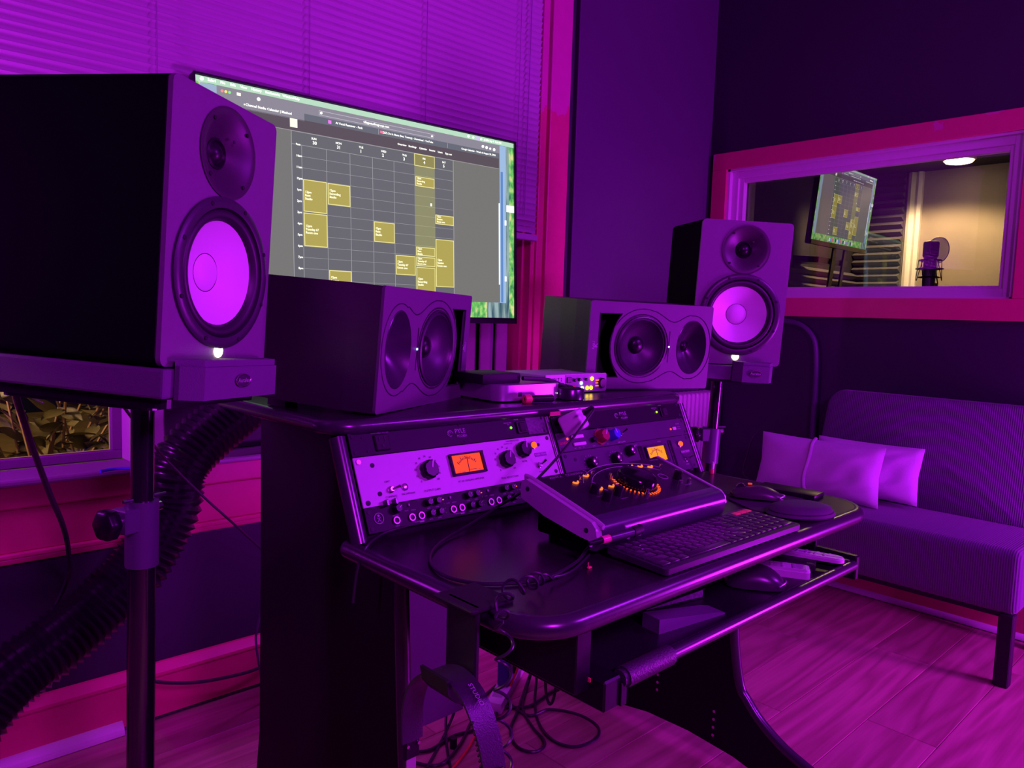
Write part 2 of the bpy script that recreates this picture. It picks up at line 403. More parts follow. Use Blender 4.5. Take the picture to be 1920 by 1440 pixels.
# venetian blind
bl = thing('venetian_blind', 'closed white venetian blind hanging across the window behind the television', 'blind', xf((0, 2.030, 0)))
BXL, BXR = -.70, 2.004
sl = MB(); prof = []
for i in range(7):
    t = i/6*2-1; prof.append((.0109*t, .0024*(1-t*t)))
vs = []; fs = []
for x in (BXL, BXR):
    for (a, h) in prof: vs.append((x, a, h))
    for (a, h) in reversed(prof): vs.append((x, a, h-.0006))
n = 14
fs = [list(range(n)), [n+i for i in range(n)][::-1]] + [[i, n+i, n+(i+1) % n, (i+1) % n] for i in range(n)]
sl.add(vs, fs)
first = None
z = 1.452; ns = 0
while z < 2.44:
    tilt = rad(-66 + random.uniform(-2, 2) + (14 if ns == 1 else 0) + (-9 if ns in (5, 6) else 0))
    M = Matrix.Translation((0, random.uniform(-.0006, .0006), z)) @ Matrix.Rotation(tilt, 4, 'X')
    if first is None:
        first = sl.build('slat', BLIND, bl, smooth=60); first.matrix_basis = M
    else: share(first, bl, M)
    z += .0218; ns += 1
MB().box(BXL, BXR, -.012, .012, 1.412, 1.436, .004, 2).build('bottom_rail', BLIND, bl)
MB().box(BXL, BXR, -.02, .02, 2.44, 2.47).build('head_rail', BLIND, bl)
for cx in (.654, 1.066, 1.475, 1.885):
    MB().cyl((cx, -.014, 1.43), (cx, -.014, 2.45), .0011, 6).build('ladder_cord', mat('cord_grey', (.25, .22, .27), .7), bl)
MB().cyl((1.925, -.02, 1.50), (1.935, -.016, 2.45), .0022, 6).build('tilt_wand', mat('wand_grey', (.30, .26, .33), .4), bl)

# radiator in the corner behind the desk
rd = thing('radiator', 'white ribbed radiator behind the right end of the desk', 'radiator', xf((2.86, 1.93, 0)))
src = None
for i in range(10):
    M = Matrix.Translation((i*.034, 0, 0))
    if src is None: src = MB().box(0, .026, 0, .09, .06, .80, .011, 3).build('column', WHITE, rd, smooth=50)
    else: share(src, rd, M)
MB().box(.005, .33, .03, .06, .08, .12).box(.005, .33, .03, .06, .72, .76).build('header', WHITE, rd)
MB().box(.01, .04, .02, .07, 0, .08).box(.30, .33, .02, .07, 0, .08).build('foot', WHITE, rd)

# ------------------------------------------------------------------ booth window
CY0, CY1, CZ0, CZ1 = .685, 2.050, 1.168, 1.934     # outer casing
IY0, IY1, IZ0, IZ1 = .765, 1.972, 1.250, 1.856     # inner casing
cs = MB().box(BX-.020, BX, CY0, CY1, IZ1, CZ1, .002).box(BX-.020, BX, CY0, CY1, CZ0, IZ0, .002)
cs.box(BX-.020, BX, CY0, IY0, IZ0, IZ1, .002).box(BX-.020, BX, IY1, CY1, IZ0, IZ1, .002)
struct(cs.build('trim_11', TRIM))
bw = struct(MB().box(BX-.006, BX+.15, IY0-.008, IY0+.012, IZ0-.01, IZ1+.01).box(BX-.006, BX+.15, IY1-.012, IY1+.008, IZ0-.01, IZ1+.01)
            .box(BX-.006, BX+.15, IY0, IY1, IZ0-.012, IZ0+.006).box(BX-.006, BX+.15, IY0, IY1, IZ1-.010, IZ1+.012).build('window_3', WHITE))
def ring(x0, x1, y0, y1, z0, z1, t, mt, nm):
    return MB().box(x0, x1, y0, y0+t, z0, z1, .002).box(x0, x1, y1-t, y1, z0, z1, .002).box(x0, x1, y0+t, y1-t, z0, z0+t, .002).box(x0, x1, y0+t, y1-t, z1-t, z1, .002).build(nm, mt, bw)
ring(BX+.018, BX+.056, IY0+.008, IY1-.010, IZ0+.004, IZ1-.008, .034, WHITE, 'outer_stop')
ring(BX+.030, BX+.060, IY0+.030, IY1-.040, IZ0+.022, IZ1-.034, .028, WHITE, 'inner_stop')
ring(BX+.090, BX+.15, IY0+.004, IY1-.03, IZ0+.002, IZ1-.004, .030, WHITE, 'booth_stop')
MB().box(BX+.060, BX+.066, IY0+.02, IY1-.03, IZ0+.02, IZ1-.02).build('pane', GLASS, bw)

# booth interior
BBX, BSY = 5.00, 2.09
TAN = mat('bare_plaster', (.33, .28, .22), .75, var=.18, vscale=4, bump=.15, bscale=40)
DK = mat('booth_dark_board', (.012, .010, .014), .8)
struct(MB().box(BBX, BBX+.1, -.6, BSY+.1, 0, 2.3).build('wall_booth_back', TAN))
struct(MB().box(BX+.15, BBX, BSY, BSY+.1, 0, 2.3).build('wall_booth_side', DK))
struct(MB().box(BX+.15, BBX, -.7, -.6, 0, 2.3).build('wall_booth_near', TAN))
struct(MB().box(BX+.15, BBX+.1, -.7, BSY+.1, 2.085, 2.3).build('ceiling_booth', DK))
struct(MB().box(BX+.15, BBX+.1, -.7, BSY+.1, -.05, 0).build('floor_booth', mat('booth_carpet', (.04, .035, .035), .95, bump=.4)))
struct(MB().prism([(1.700, 1.0), (1.782, 1.0)], 0, 1, 'x').build('trim_12', WHITE)) if False else None
po = MB().prism([(BBX-.001, 1.702), (BBX-.030, 1.702), (BBX-.040, 1.722), (BBX-.022, 1.742), (BBX-.040, 1.762), (BBX-.030, 1.782), (BBX-.001, 1.782)], .02, 2.083, 'z')
tag(po.build('corner_post', mat('fresh_white_paint', (.90, .88, .82), .5)), 'white vertical post lit by the warm lamp inside the booth', 'post')
pf = thing('foam_panel', 'ridged acoustic foam on the far booth wall left of the white post', 'acoustic foam', xf((BBX-.002, 1.80, 1.02)))
wd = [(0, 0), (-.012, 0), (-.055, .022), (-.012, .044), (0, .044)]
src = None
for i in range(24):
    M = Matrix.Translation((0, 0, i*.0455))
    if src is None: src = MB().prism(wd, .0, .285, 'y').build('wedge', FOAM, pf)
    else: share(src, pf, M)
ps = thing('foam_panel', 'ridged acoustic foam strips low on the booth side wall under the small monitor', 'acoustic foam', xf((3.40, BSY-.002, 1.02)))
src = None
for i in range(10):
    M = Matrix.Translation((0, 0, i*.0455))
    if src is None: src = MB().prism([(p[0]*.9, p[1]) for p in wd], .0, 1.555, 'x').build('wedge', FOAM, ps)
    else: share(src, ps, M)
lt = thing('ceiling_lamp', 'glowing warm ceiling lamp at the top of the booth', 'lamp', xf((4.70, 1.43, 2.085)))
MB().zlathe([(.085, 0), (.085, -.012), (.078, -.018)]).build('base', WHPL, lt, smooth=True)
MB().zlathe([(.074, -.018), (.066, -.028), (.04, -.034), (.005, -.036)]).build('diffuser', mat('lamp_glow', (.9, .8, .6), .4, emit=(1, .72, .38), estr=14), lt, smooth=True)
# microphone on a shock mount with pop filter
mc = thing('studio_microphone', 'dark condenser microphone in a spider shock mount inside the booth', 'microphone', xf((3.90, 1.275, 0), (0, rad(0), rad(-30))))
MICM = mat('mic_grey', (.07, .06, .09), .4, .4)
MB().zlathe([(.026, 1.33), (.028, 1.36), (.028, 1.46), (.030, 1.47)]).build('body', MICM, mc, smooth=True)
MB().box(-.030, .030, -.024, .024, 1.468, 1.545, .010, 3).build('grille', mat('mic_mesh', (.06, .04, .08), .45, .5, bump=.6, bscale=900), mc, smooth=True)
for zz, rr in ((1.455, .048), (1.375, .045)):
    MB().tube([(rr*math.cos(a), rr*math.sin(a), zz) for a in [i*PI/8 for i in range(16)]], .003, 6, 1, True).build('ring', PLAST, mc)
MB().tube([(.058*math.cos(a), .058*math.sin(a), 1.415) for a in [i*PI/8 for i in range(16)]], .003, 6, 1, True).build('cradle_ring', PLAST, mc)
for i in range(8):
    a = i*PI/4
    MB().cyl((.048*math.cos(a), .048*math.sin(a), 1.455), (.058*math.cos(a+.4), .058*math.sin(a+.4), 1.36), .0018, 5).build('elastic', PLAST, mc)
MB().cyl((0, 0, .02), (0, 0, 1.34), .010, 10).cyl((-.02, 0, 1.345), (.09, .05, 1.345), .010, 8).build('stand_rod', PLAST, mc)
MB().zlathe([(.14, 0), (.14, .012), (.02, .025)]).build('stand_base', PLAST, mc)
pfm = thing('pop_filter', 'round pale mesh pop filter in front of the booth microphone', 'pop filter', xf((3.99, 1.275, 1.51), (0, 0, rad(68))))
MB().tube([(.062*math.cos(a), 0, .062*math.sin(a)) for a in [i*PI/16 for i in range(32)]], .0025, 6, 1, True).build('hoop', GREY, pfm)
MB().lathe([(.061, 0), (.061, .0008)], 32).build('mesh', mat('nylon_mesh', (.5, .42, .4), .8, alpha=.55), pfm)
MB().tube([(0, 0, -.062), (.0, 0, -.10), (-.04, .03, -.165), (-.06, .06, -.165)], .003, 6).build('gooseneck', PLAST, pfm)
# small monitor inside the booth
bmT = speaker_matrix((4.062, 1.765, 1.759), .009, .089, -.002)
bm_ = thing('booth_monitor', 'small tilted monitor showing the same calendar inside the booth', 'monitor', bmT)

# ------------------------------------------------------------------ yard beyond the left window
yd = MB().box(-6, 3, WY+.2, 9, -.30, -.02).build('ground', mat('lawn', (.22, .17, .05), .9, var=.5, vscale=6, bump=.6, bscale=60)); struct(yd)
shr = thing('garden_shrub', 'leafy shrub outside the left window at night', 'shrub', xf((.58, 2.74, 0)))
stm = MB(); leaves = []
for i in range(16):
    a = random.uniform(0, 2*PI); l = random.uniform(.35, .55)
    p0 = Vector((random.uniform(-.1, .1), random.uniform(-.1, .1), 0)); p1 = p0 + Vector((.10*math.cos(a), .08*math.sin(a), .52)); p2 = p1 + Vector((.22*math.cos(a), .10*math.sin(a), random.uniform(.22, .46)))
    stm.tube([p0, p1, p2], .0042, 5, 5)
    for t in range(12):
        f = .46+t*.046; p = p0.lerp(p1, f*1.1) if f < .5 else p1.lerp(p2, (f-.5)*2)
        leaves.append((p, a+random.uniform(-1.2, 1.2), random.uniform(-.5, .7), random.uniform(.9, 1.5)))
stm.build('stem', mat('bark', (.22, .13, .07), .8), shr)
lv = MB(); vs = []; fs = []
for i in range(6):
    t = i/5; wv = .019*math.sin(PI*min(1, t*1.02))**.8+.0004
    vs += [(t*.085, -wv, .004+.016*t*(1-t)), (t*.085, 0, .016*t*(1-t)), (t*.085, wv, .004+.016*t*(1-t))]
for i in range(5):
    a = i*3; fs += [[a, a+1, a+4, a+3], [a+1, a+2, a+5, a+4]]
lv.add(vs, fs); LEAF = mat('leaf', (.06, .055, .02), .45, var=.4, vscale=30); src = None
for p, a, e, s in leaves:
    M = Matrix.Translation(p) @ Matrix.Rotation(a, 4, 'Z') @ Matrix.Rotation(-e, 4, 'Y') @ Matrix.Rotation(random.uniform(-.8, .8), 4, 'X') @ Matrix.Scale(s, 4)
    if src is None: src = lv.build('leaf', LEAF, shr, smooth=True); src.matrix_basis = M
    else: share(src, shr, M)

# ================================================================== DESK
DT = .75                      # desktop height
dk = thing('studio_desk', 'black studio desk with rolled edges, rack bays and a sliding tray', 'desk', xf((0, 0, 0)))
def rounded_poly(pts, rs, seg=8):
    out = []; n = len(pts)
    for i, p in enumerate(pts):
        p = Vector(p).to_2d(); a = (Vector(pts[i-1]).to_2d()-p).normalized(); b = (Vector(pts[(i+1) % n]).to_2d()-p).normalized(); r = rs[i]
        if r <= 0: out.append((p.x, p.y)); continue
        ang = a.angle(b); t = r/math.tan(ang/2); c = p+(a+b).normalized()*(r/math.sin(ang/2))
        s0 = p+a*t-c; s1 = p+b*t-c; a0 = math.atan2(s0.y, s0.x); a1 = math.atan2(s1.y, s1.x)
        d = (a1-a0+PI) % (2*PI)-PI
        out += [(c.x+r*math.cos(a0+d*k/seg), c.y+r*math.sin(a0+d*k/seg)) for k in range(seg+1)]
    return out
def slab_bullnose(poly, z0, z1, lip, nm, mt, par):
    """slab with a rounded vinyl edge running all round (separate part)"""
    inner = poly
    MB().prism(inner, z0, z1, 'z').build(nm, mt, par)
    zc, r = (z0+z1)/2, (z1-z0)/2
    return MB().tube([(p[0], p[1], zc) for p in inner], r*lip, 12, 1, True)
dpoly = rounded_poly([(.640, .622), (1.655, .622), (1.655, 1.07), (.640, 1.07)], [.075, .085, .01, .01], 10)
slab_bullnose(dpoly, DT-.030, DT, 1.05, 'desktop', LAMIN, dk).build('edge_moulding', SATIN, dk, smooth=True)
# end panels with sweeping front feet
def end_panel(x0, x1, side):
    front = [(.945, .715), (.935, .55), (.925, .42), (.915, .32), (.897, .235), (.875, .205), (.835, .165), (.77, .125), (.69, .095), (.60, .055), (.56, .030), (.545, .0)]
    under = [(.70, .0), (.80, .030), (.90, .052), (1.03, .062), (1.16, .058), (1.28, .038), (1.36, .0)]
    back = [(1.47, .0), (1.43, .25), (1.425, .60), (1.425, .915)]
    rack = [(1.15, .915), (1.062, .722)]
    pts = front + under + back + rack
    MB().prism(pts, x0, x1, 'x').build('end_panel', mat('black_side_laminate', (.006, .0055, .007), .6, bump=.15, bscale=700, spec=.2), dk)
    xm = (x0+x1)/2
    MB().tube([(xm, y, z) for y, z in front], .0125, 10, 4).build('edge_moulding', SATIN, dk, smooth=True)
    return pts
end_panel(.652, .674, -1)
end_panel(1.640, 1.662, 1)
# shelf-pin holes on the inner face of the far end panel
hm = mat('pin_hole_plug', (.55, .25, .35), .5)
for (y, z0) in ((1.132, .133), (.957, .082)):
    for k in range(4):
        MB().cyl((1.6405, y, z0+.021*k), (1.6385, y, z0+.021*k), .0036, 8).build('pin_hole', hm, dk)
# back panel under the top
MB().box(.674, 1.175, 1.395, 1.412, .13, .91).build('back_panel', mat('back_board', (.10, .08, .12), .6), dk)
MB().box(.674, 1.640, 1.05, 1.40, DT-.03, DT-.008).build('rack_floor', BLACK, dk)
# speaker shelf
spoly = rounded_poly([(.640, 1.122), (1.668, 1.122), (1.668, 1.60), (.640, 1.60)], [.05, .05, .02, .02], 8)
slab_bullnose(spoly, .915, .943, 1.0, 'speaker_shelf', LAMIN, dk).build('edge_moulding', SATIN, dk, smooth=True)
# rack posts following the 25 degree slope
RO = Vector((0, 1.047, .758)); RV = Vector((0, .4214, .907))
def rackpt(x, v, d=0): return (x, RO.y+RV.y*v-.907*d, RO.z+RV.z*v+.4214*d)
for xc, rr in ((.648, .0145), (1.1535, .0095), (1.6545, .0125)):
    MB().tube([rackpt(xc, -.012, -.002), rackpt(xc, .09, -.002), rackpt(xc, .172, -.002)], rr, 12, 3).build('rack_post', SATIN, dk, smooth=True)
MB().box(.664, 1.140, 1.052, 1.065, DT-.004, .765).box(1.167, 1.640, 1.052, 1.065, DT-.004, .765).build('rack_sill', BLACK, dk)
# sliding tray under the top
TZ = .598
trp = rounded_poly([(.815, .660), (1.675, .660), (1.675, 1.0), (.815, 1.0)], [.02, .02, .005, .005], 5)
MB().prism(trp, TZ-.014, TZ, 'z').build('tray', mat('tray_laminate', (.012, .010, .014), .4), dk)
MB().tube([(.86, .655, TZ+.004), (1.2, .655, TZ+.004), (1.672, .655, TZ+.004)], .0115, 12, 2).build('tray_edge', SATIN, dk, smooth=True)
MB().tube([(.86, .655, TZ+.004), (.975, .655, TZ+.004)], .0165, 12, 1).tube([(.852, .655, TZ+.004), (.866, .655, TZ+.004)], .013, 12, 1).build('grip_sleeve', mat('grip_rubber', (.05, .045, .055), .45, bump=.6, bscale=300), dk, smooth=True)
MB().box(.812, .852, .650, .99, TZ-.035, TZ+.012, .003).box(.846, .860, .646, .654, TZ-.034, TZ+.002, .001).build('tray_rail', PLAST, dk)
MB().box(1.672, 1.690, .648, .99, TZ-.03, TZ+.025, .003).build('tray_rail', PLAST, dk)
MB().box(.782, .815, .68, .98, TZ-.01, DT-.03, .002).build('tray_bracket', PLAST, dk)
MB().box(1.668, 1.676, .74, .98, TZ-.01, DT-.03, .002).build('tray_bracket', PLAST, dk)
_c = at(1083, 1272, 0, .8115)
MB().box(.8095, .8125, _c.y-.008, _c.y+.008, _c.z-.011, _c.z+.011, .001).build('rail_clip', mat('zinc', (.6, .58, .62), .4, .2), dk)
_c = at(1104, 1274, 0, .8115)
MB().box(.8095, .8125, _c.y-.0035, _c.y+.0035, _c.z-.003, _c.z+.003).build('rail_catch', RED, dk)
for k in range(5): MB().cyl((.7815, .72+.02*k, .682-.002*k), (.7795, .72+.02*k, .682-.002*k), .003, 6).build('screw', CHROME, dk)

# ------------------------------------------------------------------ rack gear
RACKROT = math.atan2(-.4214, .907)
def rack_unit(name, label, cat, x0, u0, nu, W=.4826, panel=BLKP, depth=.20, pd=.003):
    M = Matrix.Translation(Vector(rackpt(x0, u0*.04445, .002))) @ Matrix.Rotation(RACKROT, 4, 'X')
    t = thing(name, label, cat, M); h = nu*.04445
    MB().box(.001, W-.001, -pd, 0, .0004, h-.0004, .0008, 1).build('front_panel', panel, t)
    MB().box(.02, W-.02, 0, .16, .003, h-.003).build('chassis', BLACK, t)
    return t, h
FY = -.0034                                     # just proud of the panel
def TM(x, z, rot=0): return Matrix.Translation((x, FY, z)) @ TXT @ Matrix.Rotation(rot, 4, 'Z')
def rknob(t, x, z, r, h, mt, nm='knob', ang=.3, point=True, skirt=None, pm=None):
    k = MB()
    if skirt: k.lathe([(skirt, FY), (skirt, FY-.002)], 24, Matrix.Translation((x, 0, z)))
    prof = []; n = 24
    vs = []; fs = []
    for (rr, y) in ((r*1.0, FY), (r*1.0, FY-h*.75), (r*.82, FY-h), ):
        for i in range(n):
            a = 2*PI*i/n; q = rr*(1.0 if i % 4 else .90); vs.append((x+q*math.cos(a), y, z+q*math.sin(a)))
    for j in range(2):
        for i in range(n): fs.append([j*n+i, j*n+(i+1) % n, (j+1)*n+(i+1) % n, (j+1)*n+i])
    fs.append([2*n+i for i in range(n)])
    k.add(vs, fs)
    o = k.build(nm, mt, t, smooth=30)
    if point:
        M = Matrix.Translation((x, 0, z)) @ Matrix.Rotation(ang, 4, 'Y')
        MB().box(-r*.07, r*.07, FY-h-.0006, FY-h+.0004, r*.1, r*.85, M=M).box(-r*.07, r*.07, FY-h, FY-.003, r*.93, r*1.01, M=M).build('pointer', pm or WHPL, o)
    return o
def screws(t, h, W=.4826, mt=INK, rows=None):
    rows = rows or ([.008, h-.008])
    for zz in rows:
        for xx in (.009, W-.009):
            MB().lathe([(.0034, FY+.0004), (.0034, FY-.0004)], 12, Matrix.Translation((xx, 0, zz))).build('rack_hole', mt, t)
def led(t, x, z, rgb, s, r=.0018, nm='led'):
    MB().lathe([(r, FY+.001), (r, FY-.001), (r*.6, FY-.002)], 12, Matrix.Translation((x, 0, z))).build(nm, emis('led_%d_%d_%d_%d' % (*rgb, s*10), rgb, s), t)
def jack(t, x, z):
    j = MB().lathe([(.0068, FY), (.0068, FY-.003), (.0045, FY-.003), (.0042, FY-.001)], 18, Matrix.Translation((x, 0, z)), cap1=False).build('jack', mat('nickel', (.40, .36, .38), .4, .9), t, smooth=30)
    MB().lathe([(.0043, FY-.0008), (.0043, FY-.0012)], 14, Matrix.Translation((x, 0, z))).build('socket', INK, j)
def toggle(t, x, z, ang=.5):
    j = MB().lathe([(.0062, FY), (.0062, FY-.002), (.0045, FY-.0025), (.004, FY-.008)], 12, Matrix.Translation((x, 0, z))).build('toggle_base', CHROME, t, smooth=30)
    MB().cyl((x, FY-.006, z), (x+.009*math.sin(ang), FY-.019, z+.009*math.cos(ang)), .0015, 8, .0028).build('toggle_lever', CHROME, j, smooth=True)
def vu_meter(t, x0, x1, z0, z1, rgb, s, tx):
    fr_ = MB().box(x0, x1, FY-.006, FY+.001, z0, z0+.004).box(x0, x1, FY-.006, FY+.001, z1-.003, z1).box(x0, x0+.004, FY-.006, FY+.001, z0, z1).box(x1-.005, x1, FY-.006, FY+.001, z0, z1).build('meter', INK, t)
    MB().box(x0+.003, x1-.004, FY-.001, FY+.0006, z0+.003, z1-.002).build('meter_face', emis('meter_%d' % x0.__hash__(), rgb, s), fr_)
    mk = MB(); cx, cz = (x0+x1)/2, z0+.004; R = (z1-z0)*.62
    for i in range(14):
        a = rad(-48+i*96/13); l = .004 if i % 3 == 0 else .0025
        M = Matrix.Translation((cx, 0, cz)) @ Matrix.Rotation(a, 4, 'Y'); mk.box(-.0006, .0006, FY-.0016, FY-.001, R, R+l*1.5, M=M)
    M = Matrix.Translation((cx, 0, cz)) @ Matrix.Rotation(rad(4), 4, 'Y'); mk.box(-.0007, .0007, FY-.002, FY-.0014, .001, R+.004, M=M)
    mk.box(cx, cx+.02, FY-.0016, FY-.001, cz+.0045, cz+.0052)
    mk.text('-20 10 7 5 3 2 1', .0042, Matrix.Translation((cx-.004, FY-.0014, z1-.0075)) @ TXT)
    mk.text(tx, .0044, Matrix.Translation((cx-.018, FY-.0014, z0+.0062)) @ TXT).text('VU', .0044, Matrix.Translation((x1-.014, FY-.0014, z0+.0075)) @ TXT)
    mk.build('meter_scale', INK, fr_)
LX, RX = .664, 1.1635
# --- power conditioners
def conditioner(label, x0, outlet, led_rgb):
    t, h = rack_unit('power_conditioner', label, 'power conditioner', x0, 3, 1, W=.4790 if x0 > 1 else .4826)
    MB().text('PYLE', .0125, TM(.245, .027)).text('PCO850', .0068, TM(.247, .017)).text('PROTECTED', .0038, TM(.372, .033)).text('ON', .0034, TM(.372, .0295)).text('POWER', .0036, TM(.398, .0385)).build('lettering', PRINT, t)
    lg = MB().tube([(.2195+.0065*math.cos(a), FY-.0004, .024+.0055*math.sin(a)) for a in [i*PI/6 for i in range(11)]], .0006, 5, 2)
    lg.tube([(.2185+.003*math.cos(a), FY-.0004, .0245+.0026*math.sin(a)) for a in [i*PI/5 for i in range(8)]], .0006, 5, 2).build('emblem', PRINT, t)
    led(t, .378, .0225, led_rgb, 2.2, .0026)
    sw = MB().box(.392, .420, FY-.004, FY+.001, .008, .034, .001).build('rocker_frame', PLAST, t)
    MB().box(.397, .415, FY-.007, FY-.003, .011, .031, .002, M=None).build('rocker', PLASTM, sw)
    if outlet:
        fo = MB().box(.050, .080, FY-.004, FY+.001, .006, .036, .002).build('outlet', PLASTM, t)
        MB().box(.058, .060, FY-.0048, FY-.004, .022, .031).box(.069, .071, FY-.0048, FY-.004, .022, .031).lathe([(.0026, FY-.004), (.0026, FY-.0048)], 10, Matrix.Translation((.0645, 0, .0145))).build('outlet_slots', INK, fo)
        MB().text('SWITCHED OUTLET', .0042, TM(.066, .0395)).build('outlet_lettering', PRINT, t)
    for xx, zz in ((.028, .033), (.034, .008), (.245, .038), (.250, .006)):
        MB().lathe([(.0020, FY+.0004), (.0020, FY-.0006)], 10, Matrix.Translation((xx, 0, zz))).build('screw', PLASTM, t)
    screws(t, h, .479, INK if not outlet else PLASTM)
    return t
pc1 = conditioner('black power conditioner with a wall outlet, top unit of the left rack bay', LX, True, (120, 255, 40))
MB().box(.424, .478, FY-.0002, FY+.0004, .004, .041).build('speckled_sticker', mat('worn_tape', (.10, .08, .11), .5, .2, var=.95, vscale=180), pc1)
pc2 = conditioner('black power conditioner without a wall outlet, top unit of the right rack bay', RX, False, (150, 255, 20))
# --- leveling amplifier (2U)
la, h = rack_unit('leveling_amplifier', 'pale leveling amplifier with a glowing red meter and black knobs', 'audio compressor', LX, 1, 2, panel=BRUSH)
kx = .148; rknob(la, .148, .049, .0175, .016, PLAST, ang=.35)
rknob(la, .340, .047, .0170, .016, PLAST, ang=.35); rknob(la, .391, .062, .0165, .016, PLAST, ang=.3)
tx = MB()
for cx_, cz_ in ((.148, .049), (.340, .047)):
    for i, s_ in enumerate(('0', '10', '20', '30', '40', '50', '60', '70', '80', '90', '100')):
        a = rad(225-i*27); tx.text(s_, .0052, TM(cx_+.0265*math.cos(a), cz_+.0265*math.sin(a)))
tx.text('OUTPUT GAIN', .0056, TM(.148, .012)).text('PEAK REDUCTION', .0056, TM(.340, .0115)).text('LIMIT', .0050, TM(.058, .0395)).text('COMPRESS', .0050, TM(.060, .0125))
tx.text('PRE EMPHASIS', .0046, TM(.096, .0130)).text('KT-2A LEVELING AMPLIFIER', .0052, TM(.243, .019)).text('METER', .0048, TM(.391, .0385)).text('GAIN REDUCTION', .0044, TM(.372, .084)).text('OUTPUT +10', .0040, TM(.358, .0790)).text('+4', .0042, TM(.407, .0835)).text('POWER', .0040, TM(.430, .012))
tx.build('lettering', INK, la)
vu_meter(la, .201, .283, .030, .072, (255, 70, 36), 1.25, 'C E 0.200')
lb = MB().box(.424, .457, FY-.0008, FY+.0005, .044, .052).build('badge', mat('purple_badge', (.20, .06, .30), .4), la)
MB().text('KLARK TEKNIK', .0052, Matrix.Translation((.4405, FY-.0012, .048)) @ TXT).build('badge_lettering', WHPL, lb)
jw = MB().lathe([(.0085, FY), (.0085, FY-.003), (.0065, FY-.004)], 20, Matrix.Translation((.424, 0, .0685))).build('jewel_bezel', CHROME, la, smooth=30)
MB().lathe([(.0068, FY-.003), (.0064, FY-.007), (.003, FY-.010), (.0005, FY-.0105)], 18, Matrix.Translation((.424, 0, .0685))).build('jewel_lamp', emis('jewel_red', (255, 80, 20), 2.2), jw, smooth=True)
toggle(la, .427, .0255, .7); toggle(la, .061, .0245, 1.45)
MB().lathe([(.0065, FY), (.0065, FY-.0015), (.005, FY-.002)], 16, Matrix.Translation((.091, 0, .0255))).build('trim_screw', CHROME, la, smooth=30)
for xx, zz, rr in ((.036, .0715, .0042), (.0385, .0205, .0042), (.4415, .0690, .0036), (.012, .008, .0046), (.4715, .0805, .0042), (.4715, .008, .0042)):
    MB().lathe([(rr, FY+.0005), (rr, FY-.0005)], 16, Matrix.Translation((xx, 0, zz))).build('hole', INK, la)
MB().lathe([(.0045, FY), (.0045, FY-.0016)], 16, Matrix.Translation((.0105, 0, .080))).build('screw', CHROME, la)
# --- headphone amplifier (1U)
ha, h = rack_unit('headphone_amplifier', 'black headphone amplifier with a row of small knobs and jacks under the pale unit', 'headphone amplifier', LX, 0, 1)
em = MB().tube([(.0255+.0090*math.cos(a), FY-.0006, .024+.0090*math.sin(a)) for a in [i*PI/10 for i in range(20)]], .0008, 6, 1, True)
em.text('X', .0110, Matrix.Translation((.0255, FY-.0008, .0215)) @ TXT).lathe([(.0022, FY-.0004), (.0022, FY-.001)], 10, Matrix.Translation((.0255, 0, .0285)))
em.build('emblem', PRINT, ha)
lett = MB()
rknob(ha, .062, .034, .0075, .013, PLAST, ang=1.0); jack(ha, .0585, .0150)
for i in range(4):
    o_ = .092*i
    if .131+o_ > .47: break
    jack(ha, .0910+o_, .0150); jack(ha, .1110+o_, .0150)
    for (kx, kz) in ((.131, .0355), (.150, .0355), (.131, .0155), (.150, .0155)):
        rknob(ha, kx+o_, kz, .0066, .011, PLAST, ang=1.0, pm=GREY)
        lett.text('GAIN' if kz > .03 else 'LEVEL', .0030, TM(kx+o_, kz-.0100))
    MB().box(.0885+o_, .0915+o_, FY-.003, FY, .0350, .0395, .0006).build('button', GREY, ha)
    for k in range(4): led(ha, .166+o_, .036-.008*k, (255, 120, 40) if k == 0 else (150, 90, 170), 1.2 if k == 0 else .12, .0011)
    lett.text('MUTE', .0030, TM(.0835+o_, .028)).text('STEREO', .0030, TM(.098+o_, .0275)).text('PHONES', .0032, TM(.101+o_, .0058))
    MB().box(.106+o_, .115+o_, FY-.0002, FY+.0002, .0036, .0064).build('label_strip', PRINT, ha)
lett.text('MASTER', .0034, TM(.060, .0235)).text('INPUT', .0032, TM(.059, .0055)).build('lettering', PRINT, ha)
for k in range(2): MB().box(.040+.018*k, .046+.018*k, FY-.012, FY, .041, .052, .001).build('clip', SATIN, ha)
screws(ha, h)
# --- preamplifier (1U, right)
pr, h = rack_unit('preamplifier', 'dark grey preamplifier with maroon and blue knobs in the right rack bay', 'preamplifier', RX, 2, 1, W=.479, panel=GREYP)
led(pr, .033, .0285, (255, 70, 50), 2.6, .0028)
for (x0, x1, z0, z1) in ((.044, .084, .0265, .0345), (.046, .086, .0100, .0175)):
    MB().box(x0, x1, FY-.004, FY, z0, z1, .001).build('push_button', WHPL, pr)
MB().text('GOLDEN', .0072, TM(.020, .0200)).build('red_lettering', mat('red_print', (.75, .06, .05), .5), pr)
rknob(pr, .140, .023, .0150, .020, MAROON, skirt=.0185, ang=.6); rknob(pr, .180, .023, .0135, .021, BLUEK, ang=-.3, skirt=None)
MB().lathe([(.0062, FY), (.0062, FY-.010), (.005, FY-.011)], 14, Matrix.Translation((.112, 0, .0185))).build('knob', PLAST, pr, smooth=30)
toggle(pr, .214, .0245, .9)
tk = MB()
for i in range(17):
    a = rad(220-i*16); M = Matrix.Translation((.140, 0, .023)) @ Matrix.Rotation(PI/2-a, 4, 'Y'); tk.box(-.0004, .0004, FY-.0004, FY, .0188, .0212, M=M)
for i in range(6): tk.box(.196+.005*i, .198+.005*i, FY-.0004, FY, .0030, .0064)
